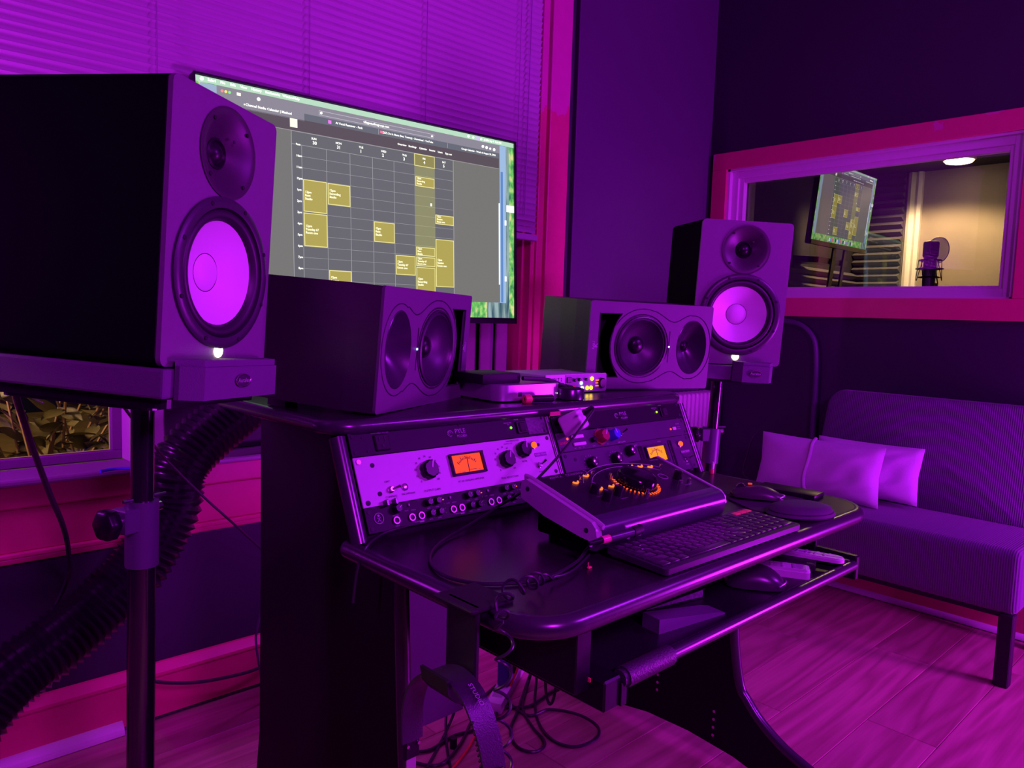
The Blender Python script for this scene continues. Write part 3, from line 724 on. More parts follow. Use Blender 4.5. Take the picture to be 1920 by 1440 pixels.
tk.text('GAIN', .0036, TM(.112, .0050)).text('48V', .0036, TM(.050, .0052)).text('PAD', .0036, TM(.064, .0052)).text('PH', .0036, TM(.078, .0052)).text('dB', .0036, TM(.160, .0050)).build('lettering', PRINT, pr)
led(pr, .413, .0190, (255, 60, 50), 2.6, .0026)
MB().box(.420, .434, FY-.003, FY, .0155, .0235, .001).build('power_button', WHPL, pr)
MB().text('POWER', .0046, TM(.447, .0300)).text('RECALL', .0036, TM(.449, .0225)).text('PREAMP', .0036, TM(.449, .0170)).build('right_lettering', PRINT, pr)
screws(pr, h, .479)
# --- limiter (2U, right)
li, h = rack_unit('limiting_amplifier', 'dark grey limiter with a glowing orange meter in the right rack bay', 'audio limiter', RX, 0, 2, W=.479, panel=GREYP)
for xx, zz, r in ((.083, .057, .0125), (.168, .057, .0135), (.224, .069, .0130), (.083, .022, .0125), (.168, .022, .0125)):
    k = rknob(li, xx, zz, r, .016, PLAST, ang=.8)
    MB().lathe([(r*.6, FY-.016), (r*.6, FY-.0175), (r*.5, FY-.018)], 20, Matrix.Translation((xx, 0, zz))).build('cap', CHROME, k, smooth=30)
tk = MB()
for xx, zz in ((.083, .057), (.168, .057)):
    for i in range(11):
        a = rad(225-i*27); M = Matrix.Translation((xx, 0, zz)) @ Matrix.Rotation(PI/2-a, 4, 'Y'); tk.box(-.0005, .0005, FY-.0004, FY, .0165, .0195, M=M)
tk.text('RATIO', .0044, TM(.257, .081)).text('METER', .0044, TM(.350, .081)).text('POWER', .0044, TM(.437, .0135)).build('lettering', PRINT, li)
MB().box(.262, .275, FY-.003, FY, .020, .077, .002).build('button_column', PLAST, li)
MB().box(.383, .395, FY-.003, FY, .012, .080, .002).build('button_column', PLAST, li)
vu_meter(li, .284, .366, .030, .073, (255, 130, 24), 1.5, 'C E')
jw = MB().lathe([(.0085, FY), (.0085, FY-.003), (.0065, FY-.004)], 20, Matrix.Translation((.428, 0, .0665))).build('jewel_bezel', CHROME, li, smooth=30)
MB().lathe([(.0068, FY-.003), (.0064, FY-.007), (.003, FY-.010), (.0005, FY-.0105)], 18, Matrix.Translation((.428, 0, .0665))).build('jewel_lamp', emis('jewel_red', (255, 80, 20), 2.2), jw, smooth=True)
lb = MB().box(.424, .462, FY-.0008, FY+.0005, .042, .050).build('badge', mat('grey_badge', (.16, .12, .18), .4), li)
MB().text('KLARK TEKNIK', .0054, Matrix.Translation((.443, FY-.0012, .046)) @ TXT).build('badge_lettering', WHPL, lb)
toggle(li, .437, .0260, .9)
for xx, zz in ((.040, .070), (.012, .080), (.012, .008), (.467, .080), (.467, .008)):
    MB().lathe([(.0040, FY+.0005), (.0040, FY-.0005)], 16, Matrix.Translation((xx, 0, zz))).build('hole', INK, li)
# labels and gaps seen just under the shelf lip
for xx, c in ((.70, GREY), (.775, WHPL), (.885, WHPL)):
    pass

# ================================================================== SPEAKERS
def shell(pts, y0, y1):
    """open-fronted box wall following the outline pts (x,z)"""
    n = len(pts); m = MB()
    e = .004; cx_ = sum(p[0] for p in pts)/n; cz_ = sum(p[1] for p in pts)/n
    inn = [(cx_+(p[0]-cx_)*.97, cz_+(p[1]-cz_)*.97) for p in pts]
    vs = [(p[0], y0, p[1]) for p in pts]+[(p[0], y1-e, p[1]) for p in pts]+[(p[0], y1, p[1]) for p in inn]
    fs = [[j*n+i, j*n+(i+1) % n, (j+1)*n+(i+1) % n, (j+1)*n+i] for j in range(2) for i in range(n)]+[[2*n+i for i in range(n)]]
    return m.add(vs, fs)
def woofer_speaker(name, label, pos, yaw, tilt, roll, s):
    M = speaker_matrix(pos, yaw, tilt, roll); t = thing(name, label, 'loudspeaker', M)
    W, H, DP = .25*s, .39*s, .334*s
    pts = rounded_poly([(-W/2, 0), (W/2, 0), (W/2, H), (-W/2, H)], [.012]*4, 5)
    circ = lambda cx_, cz_, r_, n_=48, kx=1, kz=1: [(cx_+r_*kx*math.cos(2*PI*i/n_), cz_+r_*kz*math.sin(2*PI*i/n_)) for i in range(n_)]
    shell(pts, .004, DP).build('cabinet', SIDE, t, smooth=30)
    MB().plate(pts, [circ(0, .353*H, .100*s), circ(0, .805*H, .060*s)], -.004, .006).build('baffle', BAFFLE, t)
    T = Matrix.Translation((0, -.004, .353*H))
    wf_ = MB().lathe([(.1120*s, .001), (.1120*s, -.004), (.1085*s, -.0065), (.1010*s, -.0075), (.0960*s, -.006), (.0945*s, .002)], 48, T, cap0=False, cap1=False).build('woofer_frame', mat('woofer_ring', (.035, .030, .042), .38), t, smooth=35)
    MB().lathe([(.0950*s, .002), (.0925*s, -.0035), (.0875*s, -.0055), (.0820*s, -.0035), (.0765*s, .006)], 48, T, cap0=False, cap1=False).build('surround', mat('surround_rubber', (.020, .018, .024), .45), wf_, smooth=50)
    MB().lathe([(.0770*s, .005), (.0765*s, .0055), (.050*s, .020), (.0290*s, .030)], 48, T, cap0=False, cap1=False).build('cone', CONE, wf_, smooth=50)
    MB().lathe([(.0290*s, .0305), (.0275*s, .0305)], 40, T, cap0=False, cap1=False).build('cap_ring', INK, wf_)
    MB().lathe([(.0278*s, .0300), (.024*s, .0265), (.015*s, .0235), (.006*s, .0222), (.0002, .022)], 36, T, cap0=False, cap1=False).build('dust_cap', CONE, wf_, smooth=50)
    for k in range(8):
        a = PI/8+k*PI/4; MB().lathe([(.0034*s, -.007), (.0032*s, -.0085), (.0015*s, -.0085)], 10, T @ Matrix.Translation((.1045*s*math.cos(a), 0, .1045*s*math.sin(a)))).build('screw', PLASTM, wf_)
    T = Matrix.Translation((0, -.004, .805*H))
    wg = MB().lathe([(.0665*s, .001), (.0665*s, -.0025), (.0640*s, -.003), (.0560*s, -.001), (.0440*s, .006), (.0320*s, .014), (.0225*s, .022)], 48, T, cap0=False, cap1=False).build('waveguide', mat('waveguide_plastic', (.040, .034, .040), .42), t, smooth=35)
    MB().lathe([(.0228*s, .0205), (.0195*s, .0185), (.0170*s, .0225), (.0145*s, .0205), (.010*s, .0165), (.005*s, .0145), (.0003, .0138)], 32, T, cap0=False, cap1=False).build('tweeter_dome', PLAST, wg, smooth=50)
    for k in range(4):
        a = rad(42)+k*PI/2; MB().lathe([(.0032*s, -.002), (.003*s, -.0035), (.0014*s, -.0035)], 10, T @ Matrix.Translation((.0565*s*math.cos(a), 0, .0565*s*math.sin(a)))).build('screw', PLASTM, wg)
    MB().lathe([(.0024*s, .006), (.0024*s, .0045)], 10, T @ Matrix.Translation((.020*s, 0, .022*s))).build('pin', INK, wg)
    MB().lathe([(.0100*s, .001), (.0095*s, -.002), (.005*s, -.0035), (.0003, -.004)], 20, Matrix.Translation((0, -.004, .056*H)), cap0=False).build('power_light', emis('white_power_light', (255, 238, 190), 9), t, smooth=True)
    return t, M
SPL, MSL = woofer_speaker('studio_monitor', 'large black upright speaker with white cone on the near left stand', (.465, 1.182, 1.038), rad(33.14), rad(2.175), rad(2.23), 1.05)
SPR, MSR = woofer_speaker('studio_monitor', 'black upright speaker with white cone on the stand by the booth window', (2.0185, 1.179, 1.0067), rad(-41.34), rad(3.136), rad(1.505), 1.08)

def pad(label, M, s, lip0, lip1):
    """foam isolation base with a raised front block and an oval badge"""
    t = thing('isolation_pad', label, 'isolation pad', M)
    W, DP = .25*s, .334*s
    MB().box(-W/2-.002, W/2-.02, -.012, DP-.01, -.046, -.003, .004, 2).build('base_slab', mat('purple_grey_foam', (.115, .095, .14), .85, bump=.5, bscale=800), t)
    a, b_ = lip0, lip1
    pts = [(a, -.022), (a+.022, -.048), (b_-.018, -.048), (b_, -.022)]
    n = len(pts); zlo, zhi = -.047, .012
    bk = [(b_, -.014), (a, -.014)]
    MB().prism(pts+bk, zlo, zhi-.010, 'z').prism([(p[0]*.985+.002, p[1]+.004) for p in pts]+bk, zhi-.011, zhi, 'z').build('front_block', MATS['purple_grey_foam'], t)
    cx = (a+b_)/2+.0
    T = Matrix.Translation((cx, -.048, -.020))
    bd = MB().lathe([(.0190, .001), (.0190, -.002), (.0165, -.003)], 28, T, 1, .52).build('badge', INK, t)
    MB().tube([(cx+.0185*math.cos(k*PI/12), -.0505, -.020+.0185*.52*math.sin(k*PI/12)) for k in range(24)], .0012, 6, 1, True).build('badge_rim', CHROME, bd)
    MB().text('Auralex', .0098, Matrix.Translation((cx, -.0520, -.0195)) @ TXT).build('badge_lettering', GREY, bd)
    return t
pad('purple grey foam base with oval badge under the near left speaker', MSL, 1.05, -.112, .118)
pad('purple grey foam base with oval badge under the far right speaker', MSR, 1.08, -.010, .110)

def horn_speaker(name, label, pos, yaw, tilt, roll, mirror, sc=1.0):
    s = .894*sc; W, H, DP = .447*s, .259*s, .287*s; k = -1 if mirror else 1
    M = speaker_matrix(pos, yaw, tilt, roll); t = thing(name, label, 'loudspeaker', M)
    cb = MB(); e = .006
    f0 = [(-W/2+.001, 0, .001), (W/2-.001, 0, .001), (W/2-.001, 0, H-.001), (-W/2+.001, 0, H-.001)]
    f1 = [(-W/2-.004, .062, 0), (W/2+.004, .062, 0), (W/2+.004, .062, H), (-W/2-.004, .062, H)]
    f2 = [(-W/2, DP, 0), (W/2, DP, 0), (W/2, DP, H), (-W/2, DP, H)]
    q4 = lambda a: [[a+i, a+(i+1) % 4, a+4+(i+1) % 4, a+4+i] for i in range(4)]
    cb.add(f0+f1+f2, [[8, 9, 10, 11]]+q4(0)+q4(4))
    o = cb.build('cabinet', mat('black_ash_vinyl', (.030, .030, .030), .45, bump=.2, bscale=400, spec=.7), t)
    pts = rounded_poly([(-W/2, 0), (W/2, 0), (W/2, H), (-W/2, H)], [.006]*4, 3)
    wx, hx, zc = k*(-.032), k*.132, H*.50
    FR = -.0052
    # recessed outline linking woofer and horn
    outl = []
    N = 72
    def half(x):
        a_ = (x-wx)/(.100); b_ = (x-hx)/.064
        ha = .100*math.sqrt(max(0, 1-a_*a_)); hb = .088*math.sqrt(max(0, 1-b_*b_))
        lo, hi = min(wx, hx), max(wx, hx)
        mid = .068 if lo+.03 < x < hi-.01 else 0
        m_ = 40.
        return math.log(math.exp(ha*m_*2)+math.exp(hb*m_*2)+math.exp(mid*m_*2)-2+1e-9)/(m_*2) if max(ha, hb, mid) > 0 else 0
    lo = min(wx-.0995, hx-.0635); hi = max(wx+.0995, hx+.0635)
    xs = [lo+(hi-lo)*(1-math.cos(PI*i/N))/2 for i in range(N+1)]
    up_ = [(x, FR, zc+max(0, half(x))*.98) for x in xs]; dn = [(x, FR, zc-max(0, half(x))*.98) for x in xs[1:-1]][::-1]
    MB().tube(up_+dn, .0011, 5, 1, True).build('outline_groove', INK, t)
    T = Matrix.Translation((wx, FR, zc))
    wf_ = MB().lathe([(.0850, .001), (.0845, -.0015), (.0800, .001), (.0785, -.003), (.0750, -.004), (.0725, .0)], 48, T, cap0=False, cap1=False).build('woofer_ring', mat('woofer_rubber', (.030, .026, .036), .35), t, smooth=40)
    MB().lathe([(.0728, .0), (.0690, -.002), (.0665, .003), (.045, .018), (.0235, .028)], 48, T, cap0=False, cap1=False).build('cone', mat('black_cone', (.034, .030, .042), .40), wf_, smooth=50)
    MB().lathe([(.0238, .028), (.020, .0205), (.012, .0165), (.0003, .0150)], 32, T, cap0=False, cap1=False).build('dust_cap', PLAST, wf_, smooth=50)
    T = Matrix.Translation((hx, FR, zc))
    hn = MB().lathe([(1.0, .0), (.97, -.001), (.86, .006), (.62, .020), (.36, .031), (.20, .036)], 48, T @ Matrix.Diagonal((.0505, 1, .0740, 1)), cap0=False, cap1=False).build('waveguide', mat('waveguide_satin', (.036, .032, .044), .27), t, smooth=50)
    MB().lathe([(.0165, .036), (.0150, .0335), (.0125, .0350), (.008, .0305), (.0003, .0285)], 28, T, cap0=False, cap1=False).build('tweeter_dome', PLAST, hn, smooth=50)
    # port slot with a curved inner side
    a0, a1 = k*(-W/2+.030), wx-k*.098
    pl_ = [(a0, zc-.083), (a0, zc+.083)]
    for i in range(9):
        zz = .083-.166*i/8; pl_.append((a1-k*(.022-(.022*(1-(zz/.083)**2)))*-1*0 + k*(.030*(zz/.083)**2), zc+zz))
    rim = MB().tube([(p[0], FR, p[1]) for p in pl_], .0014, 6, 1, True).build('port_rim', SATIN, t)
    MB().prism(pl_, .050, .052, 'y').build('port', mat('port_lining', (.004, .004, .005), .9), rim)
    circ = lambda cx_, cz_, rx, rz, n_=48: [(cx_+rx*math.cos(2*PI*i/n_), cz_+rz*math.sin(2*PI*i/n_)) for i in range(n_)]
    MB().plate(pts, [circ(wx, zc, .0770, .0770), circ(hx, zc, .0495, .0725), pl_], -.005, .001).build('baffle', mat('horn_baffle', (.115, .10, .125), .5, bump=.2, bscale=900), t)
    lx = (wx+hx)/2+k*.006
    MB().box(lx-.0006, lx+.0006, FR-.0010, FR, zc-.042, zc+.042).build('light_slot', SATIN, t)
    MB().lathe([(.0022, 0), (.0022, -.0012), (.001, -.002)], 12, Matrix.Translation((lx, FR, zc))).build('power_light', emis('blue_white_led', (150, 190, 255), 6), t)
    MB().text('KALI', .0105, Matrix.Translation((k*(-W/2+.0155), FR-.0003, zc)) @ TXT @ Matrix.Rotation(PI/2, 4, 'Z')).text('K', .022, Matrix.Translation((k*(-W/2+.0235)*1.0, FR-.0003, zc)) @ TXT @ Matrix.Rotation(PI/2, 4, 'Z')).build('lettering', PRINT, t)
    # wedge feet keep the tilted cabinet off the shelf
    for xx in (-W*.38, W*.38):
        MB().box(xx-.02, xx+.02, DP-.05, DP-.01, -.018, .001).build('rear_foot', RUBBER, t)
    return t
horn_speaker('horn_speaker', 'black sideways speaker with its horn on the left, left end of the desk shelf', (.9075, 1.232, .944), rad(27.4), rad(3.9), rad(.65), True)
horn_speaker('horn_speaker', 'black sideways speaker with its horn on the right, right end of the desk shelf', (1.638, 1.213, .9476), rad(-18.0), rad(3.2), rad(.6), False, .982)

# ------------------------------------------------------------------ speaker stands
def stand(label, top, bot, coll, zc0, zc1, knob_dir, base_r, kz):
    t = thing('speaker_stand', label, 'speaker stand', xf((bot[0], bot[1], 0)))
    B = Vector((bot[0], bot[1], 0)); T = Vector(top)-B; L = lambda z: T*(z/T.z) if False else Vector((0, 0, 0)).lerp(T, z/T.z)
    POLE = mat('pole_gloss_black', (.012, .010, .014), .20, spec=1.0, coat=.5)
    MB().tube([L(zc0), L(T.z)], .0185, 20, 1).build('pole', POLE, t, smooth=60)
    MB().tube([L(.01), L(zc1)], .0225, 20, 1).build('lower_tube', POLE, t, smooth=60)
    MB().tube([L(zc0), L(zc1)], .0265, 24, 1).build('collar', mat('collar_grey', (.10, .09, .13), .4), t, smooth=60)
    kd = Vector(knob_dir).normalized(); p = L(kz)
    side = Vector((-kd.y, kd.x, 0)); R = Matrix((( kd.x, side.x, 0, p.x), (kd.y, side.y, 0, p.y), (0, 0, 1, p.z), (0, 0, 0, 1)))
    MB().box(.012, .044, -.019, .019, -.020, .020, .002, M=R).build('clamp_block', MATS['collar_grey'], t)
    MB().cyl(p+kd*.040, p+kd*.062, .0135, 16).build('knob_neck', CHROME, t, smooth=60)
    kn = MB(); vs = []; fs = []; n = 24
    for j, (dd, rr) in enumerate(((.050, .020), (.055, .025), (.070, .025), (.074, .021))):
        for i in range(n):
            a = 2*PI*i/n; q_ = rr*(1+.06*math.cos(a*6)); vs.append(p+kd*dd+side*(q_*math.cos(a))+Vector((0, 0, q_*math.sin(a))))
    for j in range(3):
        for i in range(n): fs.append([j*n+i, j*n+(i+1) % n, (j+1)*n+(i+1) % n, (j+1)*n+i])
    fs += [list(range(n))[::-1], [3*n+i for i in range(n)]]
    kn.add(vs, fs).build('knob', PLAST, t, smooth=50)
    MB().cyl(p-kd*.026-Vector((0, 0, -.012)), p-kd*.036-Vector((0, 0, -.012)), .008, 12).build('bolt', CHROME, t)
    MB().tube([L(zc0+.004)+kd*.035, L(zc0+.004)-kd*.045], .0030, 8, 1).build('safety_pin', SATIN, t)
    MB().zlathe([(base_r, 0), (base_r, .012), (base_r*.3, .02), (.025, .05)]).build('base', PLAST, t, smooth=40)
    return t, L, B
st, L_, B_ = stand('tall black pole stand with clamp knob under the near left speaker', (.402, 1.329, .978), (.384, 1.329, 0), None, .800, .688, (-.85, -.3, 0), .15, .772)
tp = MB(); tp.prism(rounded_poly([(-.135, -.02), (.135, -.02), (.135, .10), (-.135, .10)], [.02]*4, 4), -.062, -.0485, 'z')
pt = thing('stand_platform', 'flat black plate carrying the near left speaker pad', 'platform', MSL)
MB().prism(rounded_poly([(-.118, .0), (.122, .0), (.122, .315), (-.118, .315)], [.02]*4, 4), -.062, -.0485, 'z').build('plate', PLAST, pt)
MB().prism([(p[0], p[1]) for p in rounded_poly([(-.11, .03), (.11, .03), (.11, .30), (-.11, .30)], [.02]*4, 4)], -.068, -.0615, 'z').build('flange', SATIN, pt)
stand('black pole stand with grey collar under the speaker by the booth window', (2.155, 1.315, .952), (2.086, 1.315, 0), None, .785, .672, (-.85, .5, 0), .10, .765)
pt = thing('stand_platform', 'flat black plate carrying the far right speaker pad', 'platform', MSR)
MB().prism(rounded_poly([(-.11, .01), (.10, .01), (.10, .30), (-.11, .30)], [.02]*4, 4), -.056, -.0485, 'z').build('plate', PLAST, pt)

# ================================================================== TELEVISION
TVM = speaker_matrix((1.275, 1.960, 1.413), rad(-2.333), rad(-2.448), rad(-.49))
TW, TH = 1.11*.975, .645*.975
def screen(par, W, H, lay, full=True, strength=1.0):
    """desktop picture: u,v in a 1920 x 1080 frame"""
    X = lambda u: (u/1920-.5)*W
    Z = lambda v: (.5-v/1080)*H
    def rect(u0, v0, u1, v1, rgb, d, nm, st=1.0):
        return MB().box(X(u0), X(u1), -.0006-.00022*d, -.0004, Z(v1), Z(v0)).build(nm, emis('px_%d_%d_%d_%d' % (*rgb, round(st*strength*100)), rgb, st*strength), par)
    def rects(lst, rgb, d, nm, st=1.0):
        m = MB()
        for (u0, v0, u1, v1) in lst: m.box(X(u0), X(u1), -.0006-.00022*d, -.0004, Z(v1), Z(v0))
        return m.build(nm, emis('px_%d_%d_%d_%d' % (*rgb, round(st*strength*100)), rgb, st*strength), par)
    def texts(lst, rgb, d, nm, st=1.0, align='LEFT'):
        m = MB()
        for (u, v, sz, s) in lst: m.text(s, sz*.98*H/1080, Matrix.Translation((X(u), -.0008-.00022*d, Z(v))) @ TXT, align, 0, sz*H/1080*.026)
        return m.build(nm, emis('px_%d_%d_%d_%d' % (*rgb, round(st*strength*100)), rgb, st*strength), par)
    # wallpaper: forest floor with a trunk (procedural)
    m = D.materials.new('wallpaper'); m.use_nodes = True; nt = m.node_tree; L = nt.links.new; b = nt.nodes['Principled BSDF']
    b.inputs['Base Color'].default_value = (.002, .002, .002, 1); b.inputs['Specular IOR Level'].default_value = .08
    tc = nt.nodes.new('ShaderNodeTexCoord'); sp = nt.nodes.new('ShaderNodeSeparateXYZ'); L(tc.outputs['Object'], sp.inputs[0])
    mp = nt.nodes.new('ShaderNodeMapping'); mp.inputs['Scale'].default_value = (45/W, 1, 26/W); L(tc.outputs['Object'], mp.inputs[0])
    nz = nt.nodes.new('ShaderNodeTexNoise'); nz.inputs['Scale'].default_value = 1.2; nz.inputs['Detail'].default_value = 6; L(mp.outputs[0], nz.inputs['Vector'])
    c1 = nt.nodes.new('ShaderNodeValToRGB'); els = c1.color_ramp.elements
    els[0].position = .35; els[0].color = (.05, .20, .09, 1); els[1].position = .65; els[1].color = (.75, .68, .30, 1)
    e2 = els.new(.5); e2.color = (.16, .55, .12, 1); L(nz.outputs['Fac'], c1.inputs[0])
    n2 = nt.nodes.new('ShaderNodeTexNoise'); n2.inputs['Scale'].default_value = 1; n2.inputs['Detail'].default_value = 5
    mp2 = nt.nodes.new('ShaderNodeMapping'); mp2.inputs['Scale'].default_value = (70/W, 1, 7/W); L(tc.outputs['Object'], mp2.inputs[0]); L(mp2.outputs[0], n2.inputs['Vector'])
    c2 = nt.nodes.new('ShaderNodeValToRGB'); es = c2.color_ramp.elements; es[0].position = .38; es[0].color = (.04, .10, .14, 1); es[1].position = .6; es[1].color = (.30, .42, .42, 1); L(n2.outputs['Fac'], c2.inputs[0])
    g1 = nt.nodes.new('ShaderNodeMath'); g1.operation = 'GREATER_THAN'; g1.inputs[1].default_value = X(1690); L(sp.outputs[0], g1.inputs[0])
    g2 = nt.nodes.new('ShaderNodeMath'); g2.operation = 'LESS_THAN'; g2.inputs[1].default_value = X(1865); L(sp.outputs[0], g2.inputs[0])
    gm = nt.nodes.new('ShaderNodeMath'); gm.operation = 'MULTIPLY'; L(g1.outputs[0], gm.inputs[0]); L(g2.outputs[0], gm.inputs[1])
    mx = nt.nodes.new('ShaderNodeMix'); mx.data_type = 'RGBA'; L(gm.outputs[0], mx.inputs[0]); L(c1.outputs[0], mx.inputs[6]); L(c2.outputs[0], mx.inputs[7])
    L(mx.outputs[2], b.inputs['Emission Color']); b.inputs['Emission Strength'].default_value = .95*strength
    MB().box(X(10), X(1905), -.0006, .0, Z(1046), Z(12)).build('wallpaper', m, par)
    g = 118
    rects([(10, 12, 1905, 38)], (176, 212, 186), 1, 'menu_bar')
    rect(1742, 40, 1841, 958, (150, 178, 214), 1, 'rear_window')
    rect(30, 40, 110, 958, (150, 170, 196), 1, 'rear_window')
    rect(1800, 190, 1818, 955, (92, 132, 190), 2, 'rear_sidebar')
    rect(104, 39, 1792, 957, (112, 112, 108), 2, 'browser_window')
    rect(104, 39, 1792, 113, (134, 130, 142), 3, 'toolbar')
    rects([(531, 86, 1790, 116)], (98, 102, 112), 4, 'tab_strip')
    rect(104, 113, 531, 122, (134, 130, 142), 4, 'active_tab')
    rects([(104, 117, 1786, 174)], (86, 78, 84), 4, 'site_header')
    rects([(104, 174, 1786, 177)], (150, 146, 146), 5, 'header_rule')
    rects([(611, 56, 1306, 58), (611, 76, 1306, 78), (611, 56, 613, 78), (1304, 56, 1306, 78)], (190, 186, 200), 5, 'address_bar')
    rects([(951, 88, 954, 114), (1403, 88, 1406, 114)], (150, 150, 160), 5, 'tab_divider')
    rects([(460, 176, 1438, 957)], (98, 99, 103), 5, 'calendar')
    # grid
    cols = [513+133*i for i in range(8)]; rows = [237+53.4*i for i in range(14)]
    ln = [(c-1, 176, c+1.5, 957) if i in (7,) else (c-1, 237, c+1.5, 957) for i, c in enumerate(cols)] + [(459, 176, 462, 957)]
    rects(ln+[(513, r-.8, 1437, r+.8) for r in rows]+[(460, 236, 1437, 238.5), (460, 176, 1437, 178)], (150, 150, 154), 6, 'calendar_lines')
    hl = rect(cols[5], 178, cols[6], 957, (134, 134, 98), 7, 'today_column')
    rects([(cols[5], r-.8, cols[6], r+.8) for r in rows], (166, 164, 124), 8, 'today_lines')
    rect(cols[5]-2, 176, cols[6]+2, 241, (226, 216, 140), 8, 'today_frame'); rect(cols[5]+2, 180, cols[6]-2, 237, (138, 132, 78), 9, 'today_cell')
    ev = [(0, 397, 551), (0, 556, 716), (1, 399, 503), (1, 825, 930), (3, 561, 665), (4, 724, 827), (5, 296, 348), (6, 487, 538), (5, 671, 718), (5, 724, 774), (5, 780, 940), (6, 620, 881)]
    lst = []
    for i, (c, v0, v1) in enumerate(ev):
        u0, u1 = cols[c]+4, cols[c]+131
        rect(u0, v0, u1, v1, (226, 216, 136), 9, 'event_block', 1.05); rect(u0+4, v0+4, u1-4, v1-4, (168, 156, 78), 10, 'event_fill')
        cv = (v0+v1)/2
        for k, s_ in enumerate(('12pm', ('Rent', 'Tuesday 67', 'Recording', 'Session')[i % 4], ('Studio', 'Room one')[i % 2])):
            if v1-v0 < 56: lst.append((u0+8, v0+10+k*14, 13, s_))
            else: lst.append((u0+8, cv-17+k*16, 15, s_))
    texts(lst, (255, 250, 214), 11, 'event_lettering', 1.3)
    hd = []
    for i, (dn_, n_) in enumerate((('SUN', '30'), ('MON', '31'), ('TUE', '1'), ('WED', '2'), ('THU', '3'), ('FRI', '4'), ('SAT', '5'))):
        hd += [(cols[i]+52, 198, 14, dn_), (cols[i]+58, 218, 22, n_)]
    for i, s_ in enumerate(('9am', '10am', '11am', '12pm', '1pm', '2pm', '3pm', '4pm', '5pm', '6pm', '7pm', '8pm', '9pm', '10pm')):
        hd.append((482, rows[i], 14, s_))
    hd += [(63, 25, 17, 'Safari'), (120, 25, 16, 'File'), (165, 25, 16, 'Edit'), (212, 25, 16, 'View'), (265, 25, 16, 'History'), (332, 25, 16, 'Bookmarks'), (418, 25, 16, 'Window'), (475, 25, 16, 'Help'), (1690, 27, 15, 'Fri Sep 4  9:10 PM'),
           (235, 100, 16, 'Channel Studio Calendar | Method'), (860, 68, 16, 'villagestudiosgroup.com'), (700, 101, 15, 'AI Vocal Remover - Pack'), (975, 101, 14, '(257) Do It Alone (feat. Tommy) - Download - YouTube'), (1500, 103, 14, 'Google Calendar - Week of August 30, 2026')]
    hd += [(1068, 145, 14, 'Overview'), (1138, 145, 14, 'Bookings'), (1208, 145, 14, 'Calendar'), (1275, 145, 14, 'Rooms'), (1333, 146, 14, 'Users'), (1385, 147, 14, 'Sign out')]
    texts(hd, (255, 255, 246), 12, 'screen_lettering', 1.3)
    # round icons and controls
    def discs(lst, rgb, nm):
        m_ = MB()
        for (u, v, r) in lst: m_.lathe([(r*H/1080, -.0006), (r*H/1080, -.0006-.00022*13)], 14, Matrix.Translation((X(u), 0, Z(v))))
        m_.build(nm, emis('px_%d_%d_%d_%d' % (*rgb, round(1.2*strength*100)), rgb, 1.2*strength), par)
    discs([(128, 60, 6)], (236, 130, 130), 'window_button'); discs([(145, 60, 6)], (226, 206, 96), 'window_button'); discs([(162, 60, 6)], (130, 210, 130), 'window_button')
    discs([(38, 25, 8), (622, 67, 6), (1296, 68, 5), (1555, 26, 7), (1590, 27, 6), (1650, 27, 6), (1676, 27, 5), (1692, 26, 5), (1662, 66, 8), (1690, 68, 8), (1718, 70, 6), (1748, 71, 8), (300, 63, 8)], (255, 255, 250), 'control_icon')
    rects([(196, 53, 214, 66), (228, 97, 233, 103), (455, 120, 492, 160), (1310, 60, 1312, 60.5)], (235, 232, 214), 13, 'control_icon', 1.15)
    rects([(660, 94, 676, 110)], (230, 120, 230), 13, 'tab_icon'); rects([(962, 94, 978, 106)], (240, 120, 150), 13, 'tab_icon'); rects([(1615, 15, 1640, 38)], (205, 190, 235), 13, 'control_icon')
    rects([(1783, 375, 1790, 850), (1830, 470, 1842, 500), (1830, 800, 1842, 830), (1845, 380, 1903, 420)], (240, 244, 250), 13, 'scroll_bar')
    rects([(1281, 430, 1290, 446)], (255, 255, 255), 13, 'cursor')
    # dock row
    for i in range(16):
        rgb = ((230, 232, 240), (110, 160, 235), (235, 110, 150), (120, 205, 150), (60, 70, 100))[i % 5]
        rect(560+i*52, 985, 560+i*52+42, 1030, rgb, 3, 'dock_icon')
tv = thing('television', 'large flat television showing a calendar in front of the blind', 'television', TVM)
MB().box(-TW/2, TW/2, .0, .028, -TH/2, TH/2, .003, 2).build('housing', PLAST, tv)
MB().box(-TW/2, TW/2, -.006, .0, TH/2-.0055, TH/2).box(-TW/2, TW/2, -.006, .0, -TH/2, -TH/2+.018).box(-TW/2, -TW/2+.0045, -.006, 0, -TH/2, TH/2).box(TW/2-.0070, TW/2, -.006, 0, -TH/2, TH/2).build('bezel', PLAST, tv)
screen(tv, TW, TH, None, True, 1.15)
MB().box(-.12, .12, .028, .045, -.12, .12, .004).build('mount_plate', PLAST, tv)
screen(bm_, .70, .41, None, False, .62)
MB().box(-.352, .352, 0, .03, -.215, .207, .004).build('housing', PLAST, bm_)
MB().box(-.352, .352, -.006, 0, -.215, -.196).build('bezel', PLAST, bm_)
MB().box(-.02, .02, .02, .03, -.44, -.20).box(.12, .15, .02, .03, -.44, -.20).box(-.16, .20, .03, .33, -.30, -.27).build('bracket', PLAST, bm_)

